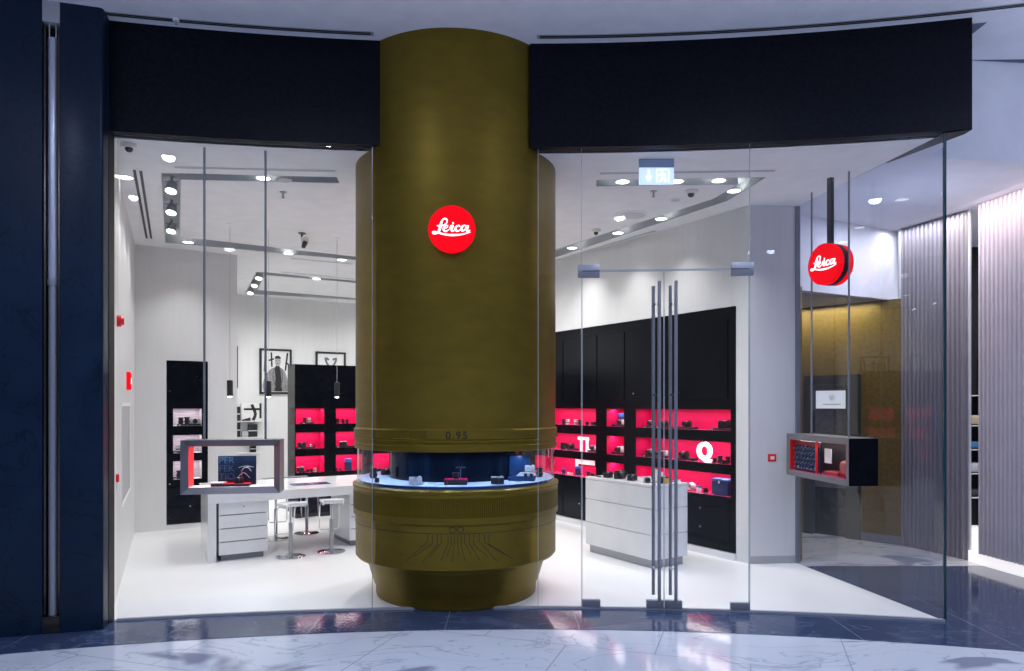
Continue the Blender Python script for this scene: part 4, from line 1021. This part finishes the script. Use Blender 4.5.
# ------------------------------------------------------------------ ceiling fittings
WARM = (1, .985, .96)
def downlight(px, py, label, e=58, r=.055, H=ZS, xy=None):
    p_ = Vector((xy[0], xy[1], H)) if xy else on_ceiling(px, py, H)
    t = thing('downlight', label, 'downlight', p_, 0, 'round downlights in the shop ceiling')
    MB().lathe([(r, 0), (r + .010, -.001), (r + .010, -.007), (r, -.006)], 32, closed=True).build('trim_ring', M['socket'], t)
    MB().cyl((0, 0, -.002), (0, 0, -.0035), r * .97, n=32).build('lamp_disc', M['lampemit'], t)
    lamp('downlight_lamp', 'SPOT', (p_.x, p_.y, H - .02), e, WARM, (0, 0, 0), .05, spot=100, blend=1.0)
    return t
for px, py, lb in ((125.5, 177, 'bright disc standing for a reflection beside the double black air slot'),  # glowing disc imitates a reflection, not a ceiling fitting
                   (188, 242, 'downlight at the left end of the long thin channel'),
                   (263.3, 177.8, 'bright downlight in the short channel between the two case rods'),
                   (288.5, 253.2, 'downlight in the long thin channel right of the case rods'),
                   (342, 259.6, 'downlight in the long thin channel nearest the column'),
                   (316.5, 278.7, 'downlight in the back room channel left of the column'),
                   (622.6, 181.3, 'downlight left of the pale exit sign'),
                   (676.5, 181.0, 'downlight just right of the pale exit sign'),
                   (718.6, 180.2, 'downlight at the right end of the channel behind the exit sign'),
                   (734, 190.5, 'downlight at the bend of the diagonal channel'),
                   (661, 218.5, 'downlight midway along the diagonal channel'),
                   (618, 232.7, 'downlight left of the midway one in the diagonal channel'),
                   (572, 247.7, 'downlight in the diagonal channel nearest the column')):
    downlight(px, py, lb, 2 if px < 130 else 46)
# added spots without fittings, to even out the shop light and brighten the back
for x, y in ((-1.35, 6.9), (-.2, 7.4), (-1.2, 9.2), (-.2, 8.6), (-1.2, 11.0), (-2.0, 12.6), (-1.2, 7.9), (-3.9, 10.9), (-3.3, 11.6)):
    lamp('shop_fill_spot', 'SPOT', (x, y, ZS - .02), 82, WARM, (0, 0, 0), .05, spot=165, blend=.8)
# spotlights in the left channel
def spot_head(px, py, label, s=1.0, e=30, dy=-.35):
    p_ = on_ceiling(px, py, ZS - .01)
    t = thing('spotlight', label, 'spotlight', (p_.x, p_.y, ZS + .075), 0, 'grey gimbal spotlights in the ceiling channels'); t.scale = (s, s, s)
    MB().cyl((0, 0, 0), (0, 0, -.035), .012, n=12).build('stem', M['lgrey'], t)
    MB().box(-.06, -.012, -.045, .06, .012, -.035, .002).build('yoke', M['lgrey'], t)
    d_ = Vector((0, dy, -1)).normalized(); c = Vector((0, 0, -.095))
    MB().cyl(c - d_ * .05, c + d_ * .03, .042, .052, n=28).build('head', M['lgrey'], t)
    MB().cyl(c + d_ * .0305, c + d_ * .033, .043, n=28).build('lamp_disc', M['lampemit'], t)
    q = Vector((p_.x, p_.y, ZS + .075)) + (c + d_ * .05) * s
    lamp('spotlight_lamp', 'SPOT', q, e, WARM, (math.atan(-dy) * -1, 0, 0), .04, spot=110, blend=.8)
for px, py, lb in ((171.5, 187, 'grey gimbal spotlight nearest the shop glass in the left channel'), (171.5, 209, 'middle grey gimbal spotlight in the left channel'), (171.5, 228, 'grey gimbal spotlight farthest back in the left channel')):
    spot_head(px, py, lb)
for px, py, lb in ((259, 276, 'lamp nearest the glass in the small back room channel'), (254.5, 283.5, 'middle lamp in the small back room channel'), (250.5, 291, 'farthest lamp in the small back room channel')):
    spot_head(px, py, lb, 1.0, 55)
def slot_vent(pa, pb, wd, n, label, material=None):
    p_, q_ = on_ceiling(*pa).xy, on_ceiling(*pb).xy; d_ = q_ - p_; L = d_.length
    t = thing('air_slot', label, 'vent', (p_.x, p_.y, ZS), math.atan2(d_.y, d_.x))
    MB().box(-.015, -wd / 2 - .008, -.003, L + .015, wd / 2 + .008, 0).build('slot_frame', M['shopceil'], t, smooth=False)
    for i in range(n):
        y = 0 if n == 1 else -wd / 2 + wd * i / (n - 1); hw = wd / 2 if n == 1 else wd * .24
        MB().box(0, y - hw, -.006, L, y + hw, -.002).build('slot', material or M['mblack'], t, smooth=False)
slot_vent((137.5, 170), (149, 238), .045, 2, 'double black air slot in the ceiling beside the left wall')
slot_vent((175, 167), (335, 171), .03, 1, 'thin grey air slot in the ceiling behind the left fascia', M['grey'])
slot_vent((291, 258), (352, 264), .03, 1, 'thin grey air slot behind the long channel left of the column', M['grey'])
slot_vent((281, 271.5), (354, 279), .03, 1, 'thin grey air slot before the back room channel', M['grey'])
slot_vent((600, 173.2), (775, 170.5), .035, 1, 'thin grey air slot behind the right fascia', M['grey'])
slot_vent((655, 230.5), (556, 260), .05, 1, 'grey air slot between diagonal channel and right wall', M['grey'])
def ceiling_disc(px, py, r, label, name, cat, material, inner=None):
    p_ = on_ceiling(px, py); t = thing(name, label, cat, p_, 0)
    MB().lathe([(0, -.006), (r * .96, -.008), (r, -.004), (r, 0), (0, 0)], 40).build('rim', material, t)
    MB().lathe([(0, -.0105), (r * .78, -.0105), (r * .82, -.007)], 40).build('grille', inner or material, t)
ceiling_disc(284, 179.5, .065, 'pale round speaker in the short channel left of the column', 'ceiling_speaker', 'speaker', M['lgrey'])
ceiling_disc(632, 215, .17, 'large pale round ceiling speaker left of the diagonal channel', 'ceiling_speaker', 'speaker', M['shopceil'], mat('speaker_grille', (.55, .55, .56), .8))
ceiling_disc(675.5, 199.5, .05, 'small pale round ceiling disc below the exit sign', 'ceiling_speaker', 'speaker', M['shopceil'], mat('speaker_grille_grey', (.5, .5, .5), .8))
def dome(px, py, r, label):
    p_ = on_ceiling(px, py); t = thing('dome_camera', label, 'camera', p_, 0)
    MB().lathe([(r, 0), (r, -.018), (r * .85, -.03), (0, -.03)], 32).build('housing', M['cream'], t)
    MB().lathe([(r * .5, -.03), (r * .48, -.044), (r * .3, -.056), (0, -.062)], 24).build('dome', M['kblack'], t)
dome(129, 144, .055, 'cream dome camera on the ceiling in the near left corner')
dome(596, 229.5, .05, 'small dome camera on the ceiling right of the column')
dome(691, 190.5, .06, 'dome camera on the ceiling right of the exit sign')
def sprinkler(px, py, label):
    p_ = on_ceiling(px, py); t = thing('sprinkler', label, 'sprinkler', p_, 0, 'sprinklers on the shop ceiling')
    MB().cyl((0, 0, -.006), (0, 0, 0), .03, n=24).build('flange', M['lgrey'], t); MB().cyl((0, 0, -.05), (0, 0, -.006), .008, n=12).build('nozzle', M['steel'], t); MB().cyl((0, 0, -.054), (0, 0, -.050), .018, n=16).build('deflector', M['steel'], t)
sprinkler(283, 192, 'sprinkler on the ceiling left of the brass column'); sprinkler(653.5, 191, 'sprinkler on the ceiling under the exit sign')
# projector-like tracking camera on the ceiling
p_ = on_ceiling(302, 233)
t = thing('swivel_camera', 'white swivel camera with black head on ceiling left of the column', 'camera', p_, R(20))
MB().cyl((0, 0, -.01), (0, 0, 0), .04, n=24).build('mount', M['kblack'], t); MB().cyl((0, 0, -.06), (0, 0, -.01), .012).build('stem', M['kblack'], t)
MB().box(-.01, -.05, -.12, .07, .04, -.045, .015, seg=3).build('housing', M['cream'], t)
MB().cyl((.03, -.03, -.11), (.01, -.06, -.165), .03, .022, n=20).build('lens_head', M['kblack'], t)
# pendants above the desk
def pendant(px, Y, label):
    X = (px - 512) / F * Y; t = thing('pendant_lamp', label, 'lamp', (X, Y, 1.59), 0, 'slim black pendants above the desk')
    MB().cyl((0, 0, .17), (0, 0, ZS - 1.59 - .008), .0022, n=6).build('cord', M['lgrey'], t)
    MB().lathe([(.026, 0), (.030, .004), (.030, .162), (.024, .168), (0, .170)], 28).build('shade', M['mblack'], t)
    MB().lathe([(0, -.010), (.018, -.006), (.027, .003), (.0, .006)], 24).build('bulb', M['lampemit'], t)
    MB().cyl((0, 0, ZS - 1.59 - .010), (0, 0, ZS - 1.59), .03, n=20).build('ceiling_rose', M['socket'], t)
    lamp('pendant_bulb', 'SPOT', (X, Y, 1.57), 3, WARM, (0, 0, 0), .02, spot=120)
pendant(229.9, 7.5, 'slim black pendant lamp leftmost of the three above the desk')
pendant(268.5, 7.75, 'slim black pendant lamp before the framed portrait')
pendant(337, 8.17, 'slim black pendant lamp before the black cabinet')
# exit sign
t = thing('exit_sign', 'pale blue lit exit sign hanging above the glass doors', 'sign', (on_ceiling(656.5, 159.5).x, on_ceiling(656.5, 159.5).y, ZS), 0)
Yx = on_ceiling(656.5, 159.5).y; k = Yx / F
MB().box(-17.4 * k, -.012, -8.5 * k, 17.2 * k, .012, -.001).build('mount_plate', mat('mount_blue_grey', (.35, .42, .58), .4), t, smooth=False)
MB().box(-17.4 * k, -.014, -25.0 * k, 17.2 * k, .014, -8.6 * k, .002).build('light_panel', M['signemit'], t, smooth=False)
m_ = MB(); z = -17 * k
m_.ribbon([(-8 * k, z + 6 * k), (-8 * k, z - 1 * k)], 1.8 * k, -.017, -.014, 0); m_.plate([(-11.5 * k, z - .5 * k), (-4.5 * k, z - .5 * k), (-8 * k, z - 5.5 * k)], -.017, -.014)
m_.ribbon([(5 * k, z + 3 * k), (6 * k, z - 1 * k), (3 * k, z - 5.5 * k)], 1.6 * k, -.017, -.014, 0); m_.ribbon([(6 * k, z - 1 * k), (8.5 * k, z - 3 * k), (8.5 * k, z - 6 * k)], 1.5 * k, -.017, -.014, 0)
m_.ribbon([(2 * k, z + 0 * k), (5 * k, z + 2.5 * k), (9 * k, z + 1 * k)], 1.2 * k, -.017, -.014, 0); m_.cyl((5 * k, -.014, z + 5 * k), (5 * k, -.017, z + 5 * k), 1.3 * k, n=14)
m_.ribbon([(0, z - 6 * k), (0, z + 6.5 * k), (12 * k, z + 6.5 * k), (12 * k, z - 6 * k)], .8 * k, -.017, -.014, 0)
m_.build('arrow_and_figure', M['whiteemit'], t, smooth=False)
MB().box(-17.4 * k, -.013, -.006, 17.2 * k, .013, -.0).build('top_trim', M['dsteel'], t, smooth=False)

# ------------------------------------------------------------------ fittings on the shop walls
def on_left_wall(px):
    r = Vector(((px - 512) / F, 1.)); o = Vector(A0); dd = (Vector((-2.80, 5.02)) - o).normalized()
    det = dd.x * (-r.y) - dd.y * (-r.x); w_ = ((-o.x) * (-r.y) - (-o.y) * (-r.x)) / det; p_ = o + dd * w_; return p_
LWA = math.atan2(5.02 - 8.45, -2.80 + 4.43)
def lwp(px, y): p_ = on_left_wall(px); return (p_.x, p_.y, CAMZ - (y - 405) / F * p_.y)
# local frame on the left wall: x towards the mall, y into... outward normal is +y*(-1)
LN = LWA + PI      # x points away from mall, y points ... checked: -y faces into the room
p_ = lwp(127, 381)
t = thing('fire_alarm_box', 'red lit call point box on the left white wall', 'alarm', p_, LWA)
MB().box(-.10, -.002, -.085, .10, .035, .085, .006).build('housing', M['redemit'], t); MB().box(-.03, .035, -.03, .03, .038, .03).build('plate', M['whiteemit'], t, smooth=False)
p_ = lwp(117, 321); t = thing('alarm_sounder', 'dark red round sounder high on the left wall by the jamb', 'alarm', p_, LWA)
MB().cyl((0, -.002, 0), (0, .03, 0), .045, n=28).build('base', M['red'], t); MB().cyl((0, .03, 0), (0, .05, 0), .034, .028, n=28).build('horn', M['red'], t)
p_ = lwp(116.2, 478); t = thing('call_point', 'small red and white call point low on the left wall', 'alarm', p_, LWA)
MB().box(-.03, -.002, -.03, .03, .02, .03, .003).build('housing', M['red'], t); MB().box(-.02, -.002, -.10, .02, .012, -.035, .002).build('cover', M['socket'], t)
pa, pb = on_left_wall(121), on_left_wall(129.5)
t = thing('wall_hatch', 'recessed grey panel in the left white wall', 'panel', (pa.x, pa.y, 0), LWA)
Lh = (pb - pa).length
MB().holes(-Lh - .03, .03, .62, 1.52, [(-Lh, 0, .65, 1.49)], -.002, .008).build('frame', M['socket'], t, smooth=False); MB().box(-Lh, -.002, .65, 0, .002, 1.49).build('door', M['lgrey'], t, smooth=False)
pz = at(763, 534, 6.80)
t = thing('wall_socket', 'white double socket low on the narrow white wall', 'socket', (pz.x, 6.842, pz.z), R(5))
MB().box(-.055, -.008, -.036, .055, 0, .036, .003).build('plate', M['socket'], t)
for x in (-.025, .025): MB().box(x - .016, -.010, -.016, x + .016, -.008, .016).build('outlet', M['wmatt'], t, smooth=False)
pz = at(772.5, 458, 6.8)
t = thing('fire_call_point', 'small red fire call point on the narrow white wall', 'alarm', (pz.x, 6.845, pz.z), R(5))
MB().box(-.042, -.03, -.036, .042, 0, .036, .004).build('housing', M['red'], t); MB().box(-.018, -.032, -.015, .022, -.03, .015).build('window', M['socket'], t, smooth=False)
# door contact on back strip near the case
# ------------------------------------------------------------------ corridor beyond the side glass
# upper white wall
struct(MB().prism([(2.72, 7.08), (4.25, 7.87), (4.25, 8.0), (2.72, 7.2)], 2.64, ZS + .01).build('wall_corridor_upper', M['mallceil'], smooth=False), 'lavender bulkhead above the gold corridor wall', 'wall')
struct(MB().prism([(2.72, 7.2), (4.20, 7.90), (4.20, 7.95), (2.2, 9.7)], 2.64, 2.70).build('ceiling_portal', M['grey'], smooth=False), 'grey soffit over the gold corridor wall', 'ceiling')
# gold wall; local x along the wall from far left to near right
GA = math.atan2(7.70 - 9.0, 4.14 - 2.9); g0 = (3.44 - .8 * math.cos(GA), 8.50 - .8 * math.sin(GA)); 
g0 = (4.16 - 1.9 * math.cos(GA), 7.70 - 1.9 * math.sin(GA))
def gx(px):
    r = Vector(((px - 512) / F, 1.)); o = Vector(g0); dd = Vector((math.cos(GA), math.sin(GA)))
    det = dd.x * (-r.y) - dd.y * (-r.x); return ((-o.x) * (-r.y) - (-o.y) * (-r.x)) / det
x0, x1 = gx(804.5), gx(861)
o = MB().holes(0, 1.9, 0, 2.64, [(x0, x1, 0, 1.84)], 0, .10).build('wall_gold', M['gold'], smooth=False, loc=(g0[0], g0[1], 0), rotz=GA)
struct(o, 'patterned gold wall with a black doorway in the corridor', 'wall')
struct(MB().box(x1, -.01, 0, 1.9, 0, .09).build('baseboard_gold', M['dsteel'], smooth=False, loc=(g0[0], g0[1], 0), rotz=GA), 'dark baseboard under the gold wall', 'baseboard')
t = bpy.data.objects.new('door_3', None); COL.objects.link(t); t.location = (g0[0], g0[1], 0); t.rotation_euler = (0, 0, GA)
struct(t, 'black framed doorway with a lit white panel in the gold wall', 'door')
MB().holes(x0, x1, 0, 1.84, [(x0 + .10, x1 - .16, 0, 1.74)], -.02, .09).build('frame', M['mblack'], t, smooth=False)
MB().box(x0 + .10, .06, .55, x1 - .16, .08, 1.74).build('door_leaf', mat('mesh_grey', (.06, .06, .065), .5, noise=(60, (.11, .11, .12), .45, .55, (1, 1, 1))), t, smooth=False)
MB().box(x0 + .10, .06, 0, x1 - .16, .08, .545).build('lower_leaf', M['black'], t, smooth=False)
pw = MB().box(x0 + .115, .045, 1.46, x1 - .175, .06, 1.665).build('lit_panel', mat('panel_lit_white', (.8, .8, .8), .5, emit=(.86, .87, .9), es=.75), t, smooth=False)
m_ = MB(); cx_ = (x0 + x1) / 2 - .02; cz = 1.585
for k_ in range(6):
    a_ = k_ * PI / 3; m_.ribbon([(cx_ + .006 * math.cos(a_), cz + .006 * math.sin(a_)), (cx_ + .03 * math.cos(a_ + .3), cz + .03 * math.sin(a_ + .3)), (cx_ + .032 * math.cos(a_ + .8), cz + .032 * math.sin(a_ + .8))], .005, .042, .045, 0)
m_.box(cx_ - .10, .042, 1.505, cx_ + .10, .045, 1.512)
m_.build('emblem', mat('emblem_grey', (.2, .2, .2), .5), pw, smooth=False)

# fluted walls
def fluted(name, p_, q_, z0, z1, pitch, dep, material, label):
    p_ = Vector(p_); q_ = Vector(q_); d_ = q_ - p_; L = d_.length; n = int(L / pitch)
    pts = []
    for i in range(n):
        for f_, y in ((0, 0), (.12, -dep * .75), (.30, -dep), (.50, -dep * .75), (.62, 0), (.80, .004)): pts.append(((i + f_) * pitch, y))
    pts.append((n * pitch, 0)); pts += [(n * pitch, .06), (0, .06)]
    o = MB().prism(pts, z0, z1).build(name, material, ang=30, loc=(p_.x, p_.y, 0), rotz=math.atan2(d_.y, d_.x))
    return struct(o, label, 'wall')
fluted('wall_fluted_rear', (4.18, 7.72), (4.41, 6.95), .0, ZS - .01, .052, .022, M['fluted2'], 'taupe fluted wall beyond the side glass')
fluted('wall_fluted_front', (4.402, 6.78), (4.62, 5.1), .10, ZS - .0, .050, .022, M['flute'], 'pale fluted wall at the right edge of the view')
struct(MB().prism([(4.411, 6.94), (4.425, 6.94), (4.445, 7.02), (4.42, 7.02)], 0, ZS).build('trim_8', M['wgloss'], smooth=False), 'white jamb at the end of the taupe fluted wall', 'trim')
struct(MB().prism([(4.155, 7.72), (4.180, 7.70), (4.19, 7.74), (4.16, 7.76)], 0, ZS).build('trim_9', M['wgloss'], smooth=False), 'white edge bead at the rear of the taupe fluted wall', 'trim')
struct(MB().prism([(4.385, 6.92), (4.61, 5.1), (5.6, 5.1), (6.0, 8.6), (4.46, 8.6), (4.44, 7.0)], -.01, .098).build('floor_threshold', mat('step_added_glow', (.8, .8, .8), .4, emit=(1, .95, .93), es=.75), smooth=False), 'white threshold with added glow before the pale fluted wall', 'floor')  # emission put into the step colour to stand for light falling on it
struct(MB().prism([(4.47, 8.6), (6.0, 8.6), (6.0, 8.7), (4.47, 8.7)], 0, ZS).build('wall_neighbour', M['mblack'], smooth=False), 'dark wall inside the neighbouring shop', 'wall')
# a rack glimpsed in the gap between the fluted walls
t = thing('shelf_rack', 'dark shelf rack glimpsed between the two fluted walls', 'rack', (5.19, 8.1, 0.10), 0)
m_ = MB(); m_.box(-.25, 0, 0, -.22, .3, 1.95); m_.box(.22, 0, 0, .25, .3, 1.95); m_.box(-.25, .28, 0, .25, .3, 1.95); m_.build('uprights', M['mblack'], t, smooth=False)
for z in (.35, .62, .89, 1.16, 1.5): MB().box(-.22, 0, z, .22, .28, z + .012).build('shelf', M['wgloss'], t, smooth=False)
for i, (z, c_) in enumerate(((.36, (.05, .05, .06)), (.63, (.5, .5, .55)), (.90, (.05, .2, .4)), (1.17, (.55, .45, .3)))):
    m_ = MB().box(-.17, .03, 0, .17, .25, .07 + .03 * (i % 2), .02, seg=3)
    o = m_.build('folded_jumper', mat('cloth_%d' % i, c_, .9), loc=(5.19, 8.1, .10 + z + .013)); tag(o, ['black', 'pale grey', 'blue', 'tan'][i] + ' folded garment on the shelf rack in the gap', 'garment')
lamp('neighbour_lamp', 'AREA', (5.3, 7.0, ZS - .03), 40, (1, .97, .95), (0, 0, 0), .4, .8)
lamp('corridor_ceiling_fill', 'AREA', (3.5, 6.3, 2.6), 3.5, COOL, (PI, 0, 0), .6, .6)  # added upward fill for the corridor ceiling, no fitting there
# cove lights washing the fluted walls
lamp('cove_and_fill_lamp', 'AREA', (4.18, 7.30, ZS - .02), 8, (1, .95, .98), (0, 0, R(18)), .04, .8)
lamp('cove_and_fill_lamp', 'AREA', (4.27, 6.1, ZS - .02), 8, (1, .84, .84), (0, R(-20), R(7)), .04, 1.5)
lamp('cove_and_fill_lamp', 'AREA', (3.45, 8.15, 2.62), 16, (1, .86, .5), (0, 0, GA), 1.0, .05)  # fill light added to brighten the gold wall
lamp('corridor_lamp', 'AREA', (3.7, 6.9, ZS - .02), 12, (.85, .88, 1), (0, 0, 0), .3, .3)
print('objects', len(bpy.data.objects))
